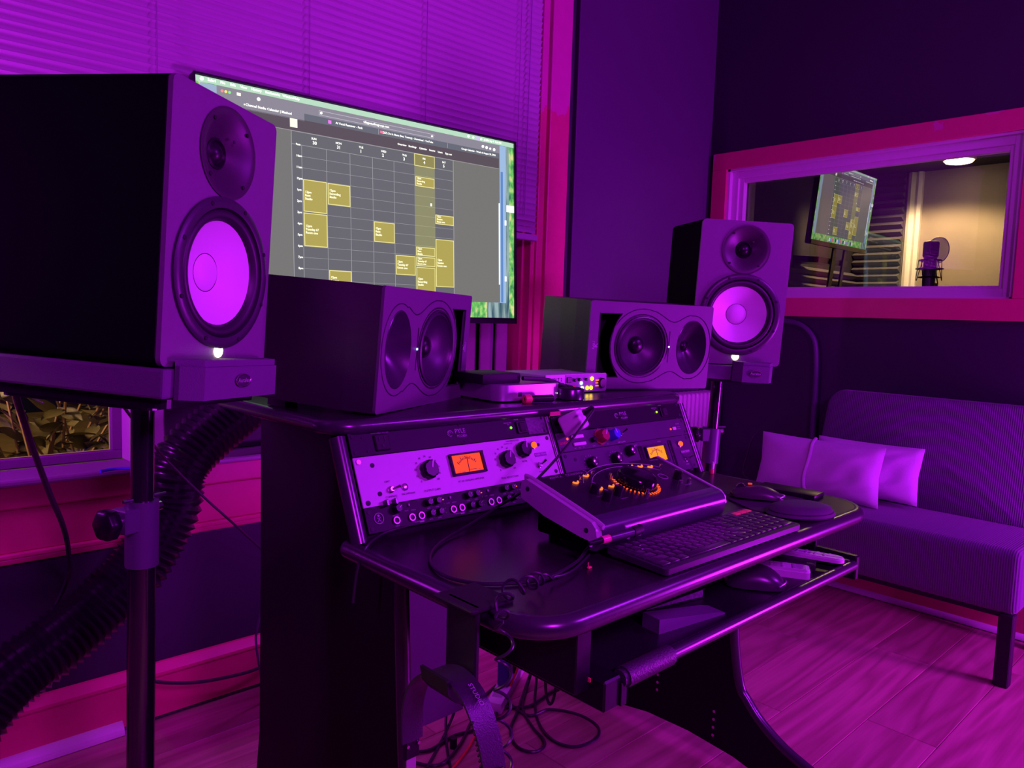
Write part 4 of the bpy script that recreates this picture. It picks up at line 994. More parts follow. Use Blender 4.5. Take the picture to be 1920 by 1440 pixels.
# ================================================================== SOFA
sf = thing('sofa', 'armless dark sofa with ribbed upholstery along the booth wall', 'sofa', xf((2.72, 0, 0)))
def cushion(x0, x1, y0, y1, z0, z1, r, nm, mt, par, M=None, seg=4):
    return MB().box(x0, x1, y0, y1, z0, z1, r, seg, M).build(nm, mt, par, smooth=60)
cushion(0, .47, .555, 1.60, .235, .445, .030, 'seat', SOFA, sf)
BR = Matrix.Translation((.355, 0, .40)) @ Matrix.Rotation(rad(9), 4, 'Y')
pts = rounded_poly([(.60, 0), (1.455, 0), (1.425, .475), (.60, .475)], [.01, .03, .075, .05], 6)
pts = [(y-.045, z) for y, z in pts]
m = MB(); n = len(pts)
lay = [(0.0, .975, .012), (.010, 1.0, 0), (.085, 1.0, 0), (.095, .975, .012)]
cy, cz = 1.0, .24
vs = []; fs = []
for (xx, sc, _) in lay:
    for (y, zz) in pts: vs.append((xx, cy+(y-cy)*sc, cz+(zz-cz)*sc))
for j in range(3):
    for i in range(n): fs.append([j*n+i, j*n+(i+1) % n, (j+1)*n+(i+1) % n, (j+1)*n+i])
fs += [list(range(n))[::-1], [3*n+i for i in range(n)]]
m.add(vs, fs, BR).build('backrest', SOFA, sf, smooth=50)
for (lx, ly) in ((.004, .565), (.004, 1.545), (.40, .565), (.40, 1.545)):
    MB().box(lx, lx+.042, ly, ly+.042, 0, .237, .003).build('leg', PLASTM, sf)
MB().box(.02, .44, .58, 1.58, .222, .236).build('frame', PLASTM, sf)

def pillow(name, label, W, H, T, M, seam=None):
    t = thing(name, label, 'pillow', M)
    nx, nz = 34, 22; vs = []; fs = []
    for side in (-1, 1):
        for j in range(nz+1):
            for i in range(nx+1):
                u = i/nx*2-1; v = j/nz*2-1
                puff = (max(0, 1-abs(u)**3.2)**.55)*(max(0, 1-abs(v)**2.6)**.55)
                wr = .0035*math.sin(7*u+5*v+side)*(abs(u)**2+abs(v)**2)+.0065*math.sin(13*(u-v*.8)+2*math.sin(4*v))*puff*(1 if u > .1 else .4)*(.4+.6*abs(v))
                pin = 1-.045*(1-abs(v))*abs(u)**4; pin2 = 1-.07*(1-abs(u)**2)*abs(v)**4*.6
                vs.append((u*W/2*pin, side*(T/2*puff+.002)+wr*puff, v*H/2*pin2))
    N = (nx+1)*(nz+1)
    for s_ in (0, 1):
        for j in range(nz):
            for i in range(nx):
                a = s_*N+j*(nx+1)+i; fs.append([a, a+1, a+nx+2, a+nx+1])
    edge = [i for i in range(nx+1)]+[j*(nx+1)+nx for j in range(1, nz+1)]+[nz*(nx+1)+i for i in range(nx-1, -1, -1)]+[j*(nx+1) for j in range(nz-1, 0, -1)]
    for i in range(len(edge)):
        a, b_ = edge[i], edge[(i+1) % len(edge)]; fs.append([a, b_, N+b_, N+a])
    MB().add(vs, fs).build('cover', PILLOW, t, smooth=80)
    if seam is not None:
        MB().tube([(seam*W/2+.006*math.sin(z_*30), -T/2*(max(0, 1-abs(z_*2/H)**2.6)**.55)*(1-abs(seam)**3.2)**.55-.004, z_) for z_ in [(-.5+k/10)*H for k in range(11)]], .007, 8, 2).build('flange', PILLOW, t, smooth=True)
    return t
# face of the pillows looks toward -X (the desk)
def face_x(loc, tilt, yaw=0): return Matrix.Translation(loc) @ Matrix.Rotation(rad(-90+yaw), 4, 'Z') @ Matrix.Rotation(rad(tilt), 4, 'X')
pillow('pillow', 'long mauve pillow with a raised seam on the sofa beside the desk', .50, .23, .11, face_x((2.93, 1.315, .562), -10), -.07)
pillow('pillow', 'mauve pillow half hidden behind the long seamed pillow on the sofa', .40, .22, .10, face_x((3.030, 1.165, .570), -14, 3))
st_ = tag(MB().tube([at(1418, 812, 0, 2.97), at(1412, 820, 0, 2.96), at(1402, 850, 0, 2.96), at(1394, 890, 0, 2.96), (2.96, 1.575, .449)], .0035, 6).build('strap', CORD, None, smooth=True), 'thin black strap hanging at the left end of the sofa', 'strap')
# conduit on the booth wall
tag(MB().tube([(3.205, 1.72, 1.150), (3.205, 1.60, 1.142), at(1505, 612, 0, 3.205), at(1522, 630, 0, 3.205), at(1529, 655, 0, 3.205), at(1529, 720, 0, 3.205), at(1524, 800, 0, 3.205), (3.205, 1.46, .42)], .0125, 10, 6).build('wall_conduit', mat('conduit_paint', (.06, .045, .085), .5), None, smooth=True), 'painted pipe bending down the dark wall behind the sofa', 'pipe')

# ================================================================== HOSE, WINDOW SILL THINGS
hs = thing('exhaust_hose', 'fat black ribbed hose running from the window board down to the floor', 'hose', xf((0, 0, 0)))
hp_ = [(.93, 2.12, .885), (.905, 2.03, .905), (.865, 1.965, .88), at(345, 860, 1, 1.93), at(318, 960, 1, 1.92), at(262, 1060, 1, 1.91), at(190, 1135, 1, 1.90), at(95, 1215, 1, 1.88), at(0, 1290, 1, 1.86), (.10, 1.80, .16), (-.12, 1.72, .11)]
P = [Vector(p) for p in hp_]
Q = []
for i in range(len(P)-1):
    a, b_, c, d = P[max(i-1, 0)], P[i], P[i+1], P[min(i+2, len(P)-1)]
    for k in range(14):
        t = k/14; Q.append(.5*((2*b_)+(c-a)*t+(2*a-5*b_+4*c-d)*t*t+(3*b_-a-3*c+d)*t**3))
ln = [0]
for i in range(1, len(Q)): ln.append(ln[-1]+(Q[i]-Q[i-1]).length)
tot = ln[-1]; step = .0043; R_ = []; j = 0; s_ = 0
while s_ < tot:
    while ln[j+1] < s_: j += 1
    f = (s_-ln[j])/(ln[j+1]-ln[j]); R_.append(Q[j].lerp(Q[j+1], f)); s_ += step
nn = len(R_)
MB().tube(R_, .07, 28, 1, False, lambda t: .068+.0048*math.sin(t*(nn-1)*step/.0172*2*PI)).build('ribbed_tube', mat('hose_black', (.012, .011, .014), .27), hs, smooth=75)
MB().cyl((.93, 2.055, .885), (.93, 2.145, .885), .085, 28).build('collar', PLAST, hs, smooth=50)
tag(MB().tube([at(188, 884, 2, .719), at(215, 879, 2, .719), at(246, 878, 2, .7195)], .004, 8, 3).build('pen', mat('blue_pen', (.10, .10, .75), .25), None, smooth=True), 'blue pen lying on the window sill beside the stand', 'pen')
tag(MB().tube([at(24, 722, 1, 1.42), at(45, 790, 1, 1.46), at(65, 850, 1, 1.52), at(95, 930, 1, 1.60), at(118, 985, 1, 1.68), at(128, 1030, 1, 1.84), at(128, 1080, 1, 1.98), at(95, 1150, 1, 2.0), at(40, 1210, 1, 2.0), at(-60, 1270, 1, 2.0)], .0052, 8).build('speaker_cable', CORD, None, smooth=True), 'thick black cable dropping from the left pad in front of the window', 'cable')
tag(MB().tube([at(212, 735, 1, 1.55), at(260, 800, 1, 1.62), at(310, 860, 1, 1.72), at(380, 930, 1, 1.80), at(438, 982, 1, 1.85), at(500, 1040, 1, 1.95), at(540, 1090, 1, 1.98)], .0032, 7).build('speaker_cable', CORD, None, smooth=True), 'thin black cable slanting across the ribbed hose', 'cable')
tag(MB().tube([at(512, 985, 1, 1.72), at(505, 1040, 1, 1.72), at(502, 1100, 1, 1.72), at(486, 1160, 1, 1.72), at(480, 1200, 1, 1.72), at(488, 1260, 1, 1.72), at(498, 1310, 2, .02), at(520, 1345, 2, .006), at(545, 1356, 2, .005), at(580, 1355, 2, .005), at(640, 1340, 2, .005)], .0030, 7).build('speaker_cable', mat('purple_grey_cord', (.06, .05, .08), .35), None, smooth=True), 'thin cable hanging beside the left end of the desk to the floor', 'cable')
tag(MB().tube([at(270, 1270, 1, 1.98), at(300, 1279, 1, 1.98), at(360, 1280, 1, 1.98), at(420, 1271, 1, 1.98), at(480, 1255, 1, 1.98), at(515, 1232, 1, 1.98), at(545, 1205, 1, 1.98)], .0048, 7).build('power_cable', CORD, None, smooth=True), 'black cable sagging in front of the red baseboard', 'cable')
tag(MB().tube([at(180, 1385, 2, .008), at(290, 1346, 2, .006), at(400, 1310, 2, .006), at(530, 1268, 2, .006), at(620, 1235, 2, .006)], .0055, 7).build('floor_cable', CORD, None, smooth=True), 'black cable running along the foot of the red baseboard', 'cable')
eq = thing('wheeled_case', 'black wheeled case half hidden behind the left end of the desk', 'case', xf((1.03, 1.86, 0)))
MB().box(-.005, .35, -.04, .14, .085, .20, .006, 2).build('body', PLASTM, eq)
for (cx_, cy_) in ((.012, 0), (.30, 0), (.012, .10), (.30, .10)):
    w_ = MB().lathe([(.030, -.011), (.034, -.006), (.034, .006), (.030, .011)], 18, Matrix.Translation((cx_, cy_, .034)) @ Matrix.Rotation(rad(70), 4, 'Z')).build('caster', RUBBER, eq, smooth=40)

# ================================================================== THINGS ON THE SHELF
SZ = .943
def on(M): return M
mn = thing('mini_computer', 'silver rounded mini computer on the desk shelf', 'computer', xf((1.165, 1.262, SZ), (0, 0, rad(-4))))
MB().prism(rounded_poly([(-.095, -.095), (.095, -.095), (.095, .095), (-.095, .095)], [.030]*4, 10), .004, .038, 'z').build('body', SILVER, mn, smooth=40)
MB().zlathe([(.075, 0), (.075, .005)]).build('foot', PLAST, mn)
MB().lathe([(.0012, -.0952), (.0012, -.0958)], 8, Matrix.Translation((.075, 0, .016))).build('power_light', emis('white_dot', (255, 255, 255), 2), mn)
MB().box(-.040, -.028, -.0953, -.094, .012, .022, .001).build('port', INK, mn)
dr = tag(MB().box(-.054, .054, -.054, .054, 0, .022, .003, 2).build('drive_box', PLASTM, None, smooth=40, M=xf((1.108, 1.262, SZ+.038), (0, 0, rad(-3)))), 'small black box sitting on top of the silver mini computer', 'drive')
vl = thing('audio_interface', 'cream audio interface with glowing yellow and blue lights on the desk shelf', 'audio interface', xf((1.385, 1.243, SZ), (0, 0, rad(-3))))
MB().box(-.105, .105, -.0, .155, .004, .048, .004, 2).build('body', GREY, vl, smooth=40)
MB().box(-.106, .106, -.004, .0, .003, .049, .001).build('front_panel', mat('cream_panel', (.62, .58, .60), .4), vl)
MB().box(-.040, .106, -.0052, -.004, .005, .047).build('dark_faceplate', mat('faceplate_grey', (.22, .18, .26), .4), vl)
MB().box(-.100, .100, .01, .14, .0, .005).build('foot', RUBBER, vl)
MB().text('VOLT 2', .012, Matrix.Translation((-.070, -.0045, .036)) @ TXT).build('lettering', INK, vl)
for (x, z, rgb, s_) in ((.052, .036, (255, 190, 20), 7), (.014, .026, (120, 150, 255), 5), (.018, .013, (190, 215, 255), 8), (.036, .013, (255, 215, 30), 7), (.050, .013, (255, 205, 20), 7)):
    MB().lathe([(.0048, -.005), (.0045, -.0075), (.003, -.0082)], 14, Matrix.Translation((x, 0, z))).build('light', emis('volt_%d_%d_%d' % rgb, rgb, s_), vl, smooth=40)
for (x, z, r) in ((-.055, .018, .011), (-.022, .013, .006), (.088, .024, .013), (-.010, .034, .004), (.006, .035, .004), (.030, .035, .0035)):
    MB().lathe([(r, -.005), (r, -.010), (r*.85, -.012)], 18, Matrix.Translation((x, 0, z))).build('knob', PLAST, vl, smooth=40)
for k in range(3): MB().box(.066, .078, -.0062, -.005, .016+.007*k, .019+.007*k).build('light_bar', emis('orange_bar', (255, 130, 50), 1.2), vl)
MB().box(-.036, -.020, -.008, -.005, .028, .042, .001).build('switch', PLAST, vl)
jk = thing('jack_plug', 'black jack plug with a red band plugged toward the cream audio interface', 'jack plug', xf((0, 0, 0)))
MB().tube([(1.16, 1.20, .992), (1.24, 1.195, .985), (1.29, 1.19, .968), (1.325, 1.195, .962)], .005, 8, 4).build('cable', CORD, jk, smooth=True)
MB().cyl((1.292, 1.190, .967), (1.314, 1.193, .963), .0075, 12).build('sleeve', PLAST, jk, smooth=40)
MB().cyl((1.314, 1.193, .963), (1.326, 1.195, .961), .0080, 12).build('red_band', RED, jk, smooth=40)
j2 = thing('jack_plug', 'black jack plug with a red end lying near the shelf edge before the computer', 'jack plug', xf((1.135, 1.148, SZ+.009), (0, 0, rad(-25))))
MB().cyl((0, 0, 0), (.055, .012, .0), .0085, 12).build('sleeve', PLAST, j2, smooth=40)
MB().lathe([(.0095, .0), (.0105, -.004), (.0095, -.016), (.004, -.0165), (.004, -.010)], 16, Matrix.Rotation(rad(-75), 4, 'Z')).build('red_end', RED, j2, smooth=40)
pk = thing('volume_puck', 'small dark metal puck knob on the desk shelf', 'knob', xf((1.272, 1.158, SZ)))
MB().zlathe([(.030, 0), (.033, .002), (.033, .024), (.0315, .026), (.002, .0265)], 40).build('body', mat('gunmetal', (.10, .09, .12), .25, .8), pk, smooth=40)
MB().zlathe([(.029, .0266), (.027, .0272), (.001, .0272)], 36).build('top', PLASTM, pk)
# charger and lead
ch = thing('charger_block', 'white wall charger plugged into the right power conditioner', 'charger', Matrix.Translation((1.192, 1.075, .905)) @ Matrix.Rotation(RACKROT, 4, 'X') @ Matrix.Rotation(rad(-14), 4, 'Y') @ Matrix.Rotation(rad(22), 4, 'Z'))
MB().box(-.022, .022, -.028, .022, -.022, .022, .006, 3).build('body', WHPL, ch, smooth=40)
MB().cyl((.012, -.028, .006), (.020, -.050, .012), .0045, 10).build('plug', PLAST, ch)
MB().box(-.008, .008, .022, .034, -.008, .008).build('prongs', INK, ch)
tag(MB().tube([at(1092, 772, 1, 1.02), at(1108, 764, 1, 1.01), at(1112, 770, 1, 1.005), at(1090, 800, 1, 1.0), at(1060, 840, 1, .985), at(1020, 885, 1, .965), at(985, 918, 1, .94), at(930, 952, 2, .775), at(870, 990, 2, .758), at(828, 1015, 2, .7545), at(807, 1040, 2, .754), at(812, 1063, 2, .754), at(840, 1082, 2, .754), at(890, 1093, 2, .754), at(945, 1094, 2, .754), at(1005, 1088, 2, .754), at(1045, 1075, 2, .754), at(1085, 1050, 2, .756), at(1100, 1030, 2, .772), at(1108, 1023, 2, .785)], .0027, 7).build('charging_lead', CORD, None, smooth=True), 'dark lead looping from the white charger over the left of the desktop', 'cable')
tag(MB().tube([at(760, 988, 1, 1.03), at(720, 1000, 2, .758), at(690, 1022, 2, .7545), at(676, 1048, 0, .628), at(668, 1080, 0, .624), at(662, 1130, 0, .622)], .0026, 7).build('thin_lead', CORD, None, smooth=True), 'thin dark lead dropping over the left desk edge below the rack', 'cable')
for (px_, py_, w_) in ((712, 806, .04), (760, 803, .028), (870, 790, .030), (1088, 784, .0)):
    if w_:
        p = at(px_, py_, 1, 1.135)
        tag(MB().box(-w_/2, w_/2, 0, .004, -.003, .003).build('paper_label', WHPL if px_ != 712 else GREY, None, M=Matrix.Translation((p.x, 1.132, p.z+.002))), {712: 'grey paper label under the shelf lip at the left rack corner', 760: 'white paper label under the shelf lip left of centre', 870: 'white paper label under the shelf lip above the left rack unit'}[px_], 'label')

p = at(1037, 775, 1, 1.115)
tag(MB().box(-.016, .016, 0, .002, -.0045, .0045).build('paper_label', mat('pink_paper', (.85, .20, .25), .5), None, M=Matrix.Translation((p.x, 1.108, p.z))), 'pink paper label under the shelf lip between the two rack bays', 'label')
# ================================================================== THINGS ON THE DESKTOP
mcn = thing('monitor_controller', 'sloping black monitor controller with silver cheeks, glowing orange buttons and a big dial', 'audio controller', xf((.885, .75, DT)))
CWd = .375
prof = [(-.016, .040), (-.013, .053), (-.004, .062), (.145, .104), (.155, .100), (.158, .085), (.156, .070), (.10, .050), (.02, .034), (-.006, .031)]
MB().prism([(p[0]+.001, p[1]-.002) for p in prof], .010, CWd-.008, 'x').build('body', mat('controller_black', (.020, .018, .024), .30), mcn)
rollp = [(.012, .0655)] + [(.0025-.020*math.sin(a), .0430+.0205*math.cos(a)) for a in [rad(10+i*10) for i in range(9)]] + [(-.0165, .036), (-.0150, .026), (-.0110, .018), (-.004, .013), (.012, .012)]
MB().prism(rollp, .0095, CWd-.0075, 'x').build('front_roll', mat('controller_roll', (.055, .042, .080), .25, spec=.7), mcn, smooth=50)
for (x0, x1) in ((-.004, .011), (CWd-.007, CWd-.001)):
    ck = MB().prism(prof, x0, x1, 'x').build('cheek', mat('cheek_silver', (.55, .52, .58), .32, .25) if True else PLASTM, mcn)
    if x0 < 0:
        for (y_, z_) in ((.140, .088), (.006, .047)):
            MB().cyl((-.0045, y_, z_), (-.0035, y_, z_), .0042, 14).build('bolt', INK, ck)
        MB().tube([(x1-.002, p[0], p[1]) for p in prof[1:5]], .004, 8, 3).build('cheek_edge', MATS['cheek_silver'], ck, smooth=True)
for xx in (.03, CWd-.03):
    for yy in (.03, .12): MB().cyl((xx+(.015 if xx < .1 else -.015), yy, 0), (xx+(.015 if xx < .1 else -.015), yy, .012), .010, 12).build('foot', RUBBER, mcn)
MB().box(.020, CWd-.02, .004, .140, .010, .045, .004).build('under_chassis', mat('chassis_black', (.003, .003, .004), .9, spec=.05), mcn)  # added dark box stands in for the shade beneath the controller
CT = Matrix.Translation((0, -.002, .0605)) @ Matrix.Rotation(math.atan2(.042, .149), 4, 'X')
def ctop(x, v, z=0): return CT @ Matrix.Translation((x, v+.004, z))
def cknob(x, v, r, h, nm='knob', mt=PLAST):
    o = MB().zlathe([(r*1.05, 0), (r, h*.2), (r*.92, h), (r*.7, h*1.05), (.0005, h*1.05)], 20, ctop(x, v)).build(nm, mt, mcn, smooth=40)
    MB().box(-r*.08, r*.08, r*.2, r*.98, h*.2, h*1.08, M=ctop(x, v) @ Matrix.Rotation(.5, 4, 'Z')).build('pointer', GREY, o)
def arc(cx_, cv, r, a0, a1, n, w_, rgb, s_, nm):
    pts_ = [ctop(cx_+r*math.cos(a0+(a1-a0)*i/n), cv+r*math.sin(a0+(a1-a0)*i/n), .0012) @ Vector((0, 0, 0)) for i in range(n+1)]
    return MB().tube(pts_, w_, 6, 1).build(nm, emis('arc_%d_%d_%d_%d' % (*rgb, s_*10), rgb, s_), mcn)
for (x, v) in ((.090, .074), (.092, .046), (.130, .054), (.322, .063)): cknob(x, v, .0085, .016)
for (x, v) in ((.307, .045), (.336, .045), (.330, .110), (.102, .119), (.147, .131), (.170, .103), (.205, .105), (.185, .030)):
    MB().zlathe([(.0038, 0), (.0036, .007), (.002, .008), (.0003, .008)], 12, ctop(x, v)).build('push_button', CHROME, mcn, smooth=40)
for (x, v) in ((.085, .116), (.128, .131), (.262, .135), (.285, .129), (.307, .121), (.113, .083), (.146, .084)):
    arc(x, v, .0062, PI*1.05, PI*1.95, 8, .0017, (255, 118, 44), 1.5, 'lit_button')
# big dial with its ring of lights
BD = (.209, .076)
for i in range(26):
    a = rad(150)+rad(240)*i/25
    M = ctop(BD[0], BD[1], .0008) @ Matrix.Rotation(a, 4, 'Z')
    MB().box(.041, .047, -.0013, .0013, 0, .0012, M=M).build('ring_light', emis('ring_orange', (255, 84, 36), 1.2), mcn)
dial = MB().zlathe([(.0375, .002), (.0380, .006), (.0365, .016), (.034, .019), (.030, .0195)], 48, ctop(*BD)).build('big_dial', mat('gloss_black', (.008, .007, .009), .10), mcn, smooth=40)
MB().zlathe([(.0305, .0190), (.030, .0175), (.0005, .0165)], 40, ctop(*BD)).build('dial_face', PLASTM, dial, smooth=40)
for a in (2.6, 4.2): MB().cyl(ctop(BD[0]+.052*math.cos(a), BD[1]+.052*math.sin(a), 0) @ Vector((0, 0, 0)), ctop(BD[0]+.052*math.cos(a), BD[1]+.052*math.sin(a), .014) @ Vector((0, 0, 0)), .0032, 10).build('toggle', CHROME, mcn, smooth=40)
# printed arcs and words on the top
pa = MB()
ctr = (.215, .062)
for rr in (.105, .090):
    pa.tube([ctop(ctr[0]+rr*1.28*math.cos(a), ctr[1]+rr*.86*math.sin(a), .0006) @ Vector((0, 0, 0)) for a in [rad(150-i*6) for i in range(21)]], .0006, 5, 1)
pa.text('XENYX', .010, ctop(.060, .140, .0008)).text('CONTROL', .010, ctop(.110, .140, .0008)).text('2', .015, ctop(.141, .141, .0008)).text('USB', .007, ctop(.158, .140, .0008))
pa.text('TALKBACK', .005, ctop(.322, .036, .0008)).text('LEVEL', .004, ctop(.322, .052, .0008)).text('PHONES 1', .004, ctop(.090, .058, .0008)).text('PHONES 2', .004, ctop(.132, .038, .0008)).text('behringer', .007, ctop(.348, .140, .0008))
pa.tube([ctop(.296+.010*math.cos(a), .078+.010*math.sin(a), .0006) @ Vector((0, 0, 0)) for a in [i*PI/8 for i in range(16)]], .0006, 5, 1, True).build('lettering', PRINT, mcn)
# jack sockets and plugs on the front
for x in (.062, .092): MB().lathe([(.0058, -.014), (.0058, -.027), (.0035, -.027)], 14, Matrix.Translation((x, 0, .034))).build('front_jack', CHROME, mcn, smooth=40)
pg = thing('jack_plug', 'dark jack plug with a pink band in front of the monitor controller', 'jack plug', xf((0, 0, 0)))
A = at(1128, 1013, 2, .790); B2 = at(1185, 998, 2, .793); C_ = at(1200, 992, 2, .794)
MB().cyl(A, A.lerp(B2, .25), .0062, 12).build('pink_band', mat('pink_plastic', (.85, .12, .30), .3), pg, smooth=40)
MB().cyl(A.lerp(B2, .25), B2, .0072, 14).build('barrel', mat('plug_grey', (.07, .06, .09), .35, .5), pg, smooth=40)
MB().cyl(B2, C_, .0085, 14).build('end_cap', PLASTM, pg, smooth=40)
MB().cyl(A-(B2-A)*.4, A, .0030, 10, .0050).build('boot', PLAST, pg, smooth=40)
# --- keyboard
KB = Matrix.Translation((.912, .624, DT)) @ Matrix.Rotation(rad(-.9), 4, 'Z') @ Matrix.Rotation(rad(2.5), 4, 'X')
kb = thing('keyboard', 'slim dark full-size keyboard with three red keys on the desktop', 'keyboard', KB)
KW, KD = .415, .120
MB().prism(rounded_poly([(0, 0), (KW, 0), (KW, KD), (0, KD)], [.007]*4, 5), .003, .0125, 'z').build('body', mat('keyboard_graphite', (.055, .050, .062), .35, .4), kb, smooth=40)
MB().box(.01, KW-.01, KD-.02, KD-.006, -.004, .004).build('foot', RUBBER, kb)
KEY = mat('key_black', (.042, .039, .046), .28); KEYGLARE = mat('key_grey', (.085, .082, .085), .24)  # second, lighter key colour paints the window reflection on the middle keys
MB().box(.004, KW-.004, .010, KD-.006, .0120, .0128).build('key_bed', INK, kb); keys = {}
def key(x, y, wd_, dp, mt):
    kk = (round(wd_, 4), round(dp, 4), mt.name)
    M = Matrix.Translation((x+wd_/2, y+dp/2, .0125))
    if kk in keys: share(keys[kk], kb, M, 'key')
    else:
        keys[kk] = MB().box(-wd_/2+.0011, wd_/2-.0011, -dp/2+.0011, dp/2-.0011, -.001, .0022, .0011, 2).build('key', mt, kb, smooth=40, M=None); keys[kk].matrix_basis = M
U = (KW-.012)/21.0
rows_ = [(.0970, .0150, [1]*21), (.0800, .0165, [1]*13+[2]+[1]*6), (.0630, .0165, [1.5]+[1]*12+[1.5]+[1]*6), (.0460, .0165, [1.75]+[1]*11+[2.25]+[1]*6), (.0290, .0165, [2.25]+[1]*10+[1.75]+[1]*6+[1]), (.0120, .0165, [1.25, 1.25, 1.25, 6.25, 1, 1, 1]+[1]*6+[2])]
glyphs = MB()
for ri, (y_, dp, ws) in enumerate(rows_):
    x = .006
    for ci, w_ in enumerate(ws):
        if x+w_*U > KW-.004: break
        red = (ri == 0 and 18 <= ci <= 20)
        key(x, y_, w_*U, dp, RED if red else (KEYGLARE if (5 <= ci <= 12 and ri < 5) else KEY))
        if not red and w_ < 3: glyphs.text('QWERTYUIOPASDFGHJKLZXCVBNM1234567890'[(ri*7+ci) % 36], .0055, Matrix.Translation((x+w_*U/2, y_+dp*.55, .0149)))
        x += w_*U
glyphs.build('legends', mat('legend_grey', (.30, .27, .34), .5), kb)
# --- mouse, mouse pad and flat box on the right of the desktop
def mouse_mesh(L_, W_, H_):
    vs = []; fs = []; nu, nv = 18, 14
    for i in range(nu+1):
        t = i/nu; x = (t-.5)*L_; wd_ = W_/2*(max(.0, 1-abs(2*t-1)**3.5))**.45*(.92+.08*math.cos(3*t)); hh = H_*(math.sin(PI*min(1, .08+t*.92))**.6)*(.62+.55*t-.25*t*t)
        for j in range(nv+1):
            a = PI*j/nv; vs.append((x, -wd_*math.cos(a)*(1 if 0 < j < nv else 1), .004+hh*math.sin(a)**.75))
    for i in range(nu):
        for j in range(nv): a = i*(nv+1)+j; fs.append([a, a+1, a+nv+2, a+nv+1])
    n0 = len(vs)
    base = [i*(nv+1) for i in range(nu+1)]+[i*(nv+1)+nv for i in range(nu, -1, -1)]
    fs.append(base)
    return vs, fs
mp_ = thing('mouse_pad', 'dark mouse pad with a raised round wrist rest at the right desk corner', 'mouse pad', xf((1.485, .755, DT), (0, 0, rad(62))))
MB().prism(rounded_poly([(-.075, -.085), (.10, -.085), (.10, .085), (-.075, .085)], [.03, .03, .03, .03], 6), 0, .003, 'z').build('mat', mat('pad_cloth', (.030, .026, .034), .85), mp_)
vs = []; fs = []
wr = MB().zlathe([(.062, .002), (.066, .006), (.063, .011), (.060, .011), (.061, .013), (.056, .020), (.040, .025), (.02, .0265), (.001, .027)], 36, Matrix.Translation((-.098, .005, 0)) @ Matrix.Diagonal((.78, 1.1, 1, 1)))
wr.build('wrist_rest', mat('gel_cloth', (.060, .050, .070), .7), mp_, smooth=50)
ms = thing('wireless_mouse', 'slim dark mouse with a silver wheel and red spot on the mouse pad', 'mouse', Matrix.Translation((1.478, .790, DT+.004)) @ Matrix.Rotation(rad(-63), 4, 'Z'))
vs, fs = mouse_mesh(.112, .058, .030); MB().add(vs, fs).build('shell', mat('mouse_satin', (.050, .042, .050), .32), ms, smooth=60)
MB().lathe([(.009, -.004), (.010, -.002), (.010, .002), (.009, .004)], 20, Matrix.Translation((-.034, 0, .0215))).build('wheel', CHROME, ms, smooth=40)
MB().box(-.020, -.011, -.004, .004, .0295, .0325, .001).build('red_spot', emis('mouse_red', (235, 70, 60), .9), ms)
MB().tube([(.045, -.020, .010), (.0555, 0, .012), (.045, .020, .010)], .0022, 8, 4).build('rim', SILVER, ms, smooth=True)
tag(MB().box(-.068, .068, -.030, .030, 0, .012, .002, 2).build('flat_box', PLAST, None, smooth=40, M=xf((1.598, .778, DT), (0, 0, rad(-84)))), 'flat glossy black box beside the mouse at the desk edge', 'box')
cr_ = MB()
for (px_, py_) in ((1105, 1066), (1032, 994), (918, 991), (818, 988), (930, 1006)):
    p = at(px_, py_, 2, DT); s_ = .004 if px_ == 1105 else .0016
    if px_ == 1105:
        tag(MB().box(-s_, s_, -s_*.6, s_*.6, 0, s_*.8, s_*.3, 2).tube([(-.001, 0, .002), (-.002, .001, .006), (-.0005, .002, .009)], .0008, 5, 3).build('earbud_tip', RED, None, M=Matrix.Translation((p.x, p.y, DT))), 'tiny red ear tip lying on the front of the desktop', 'ear tip')
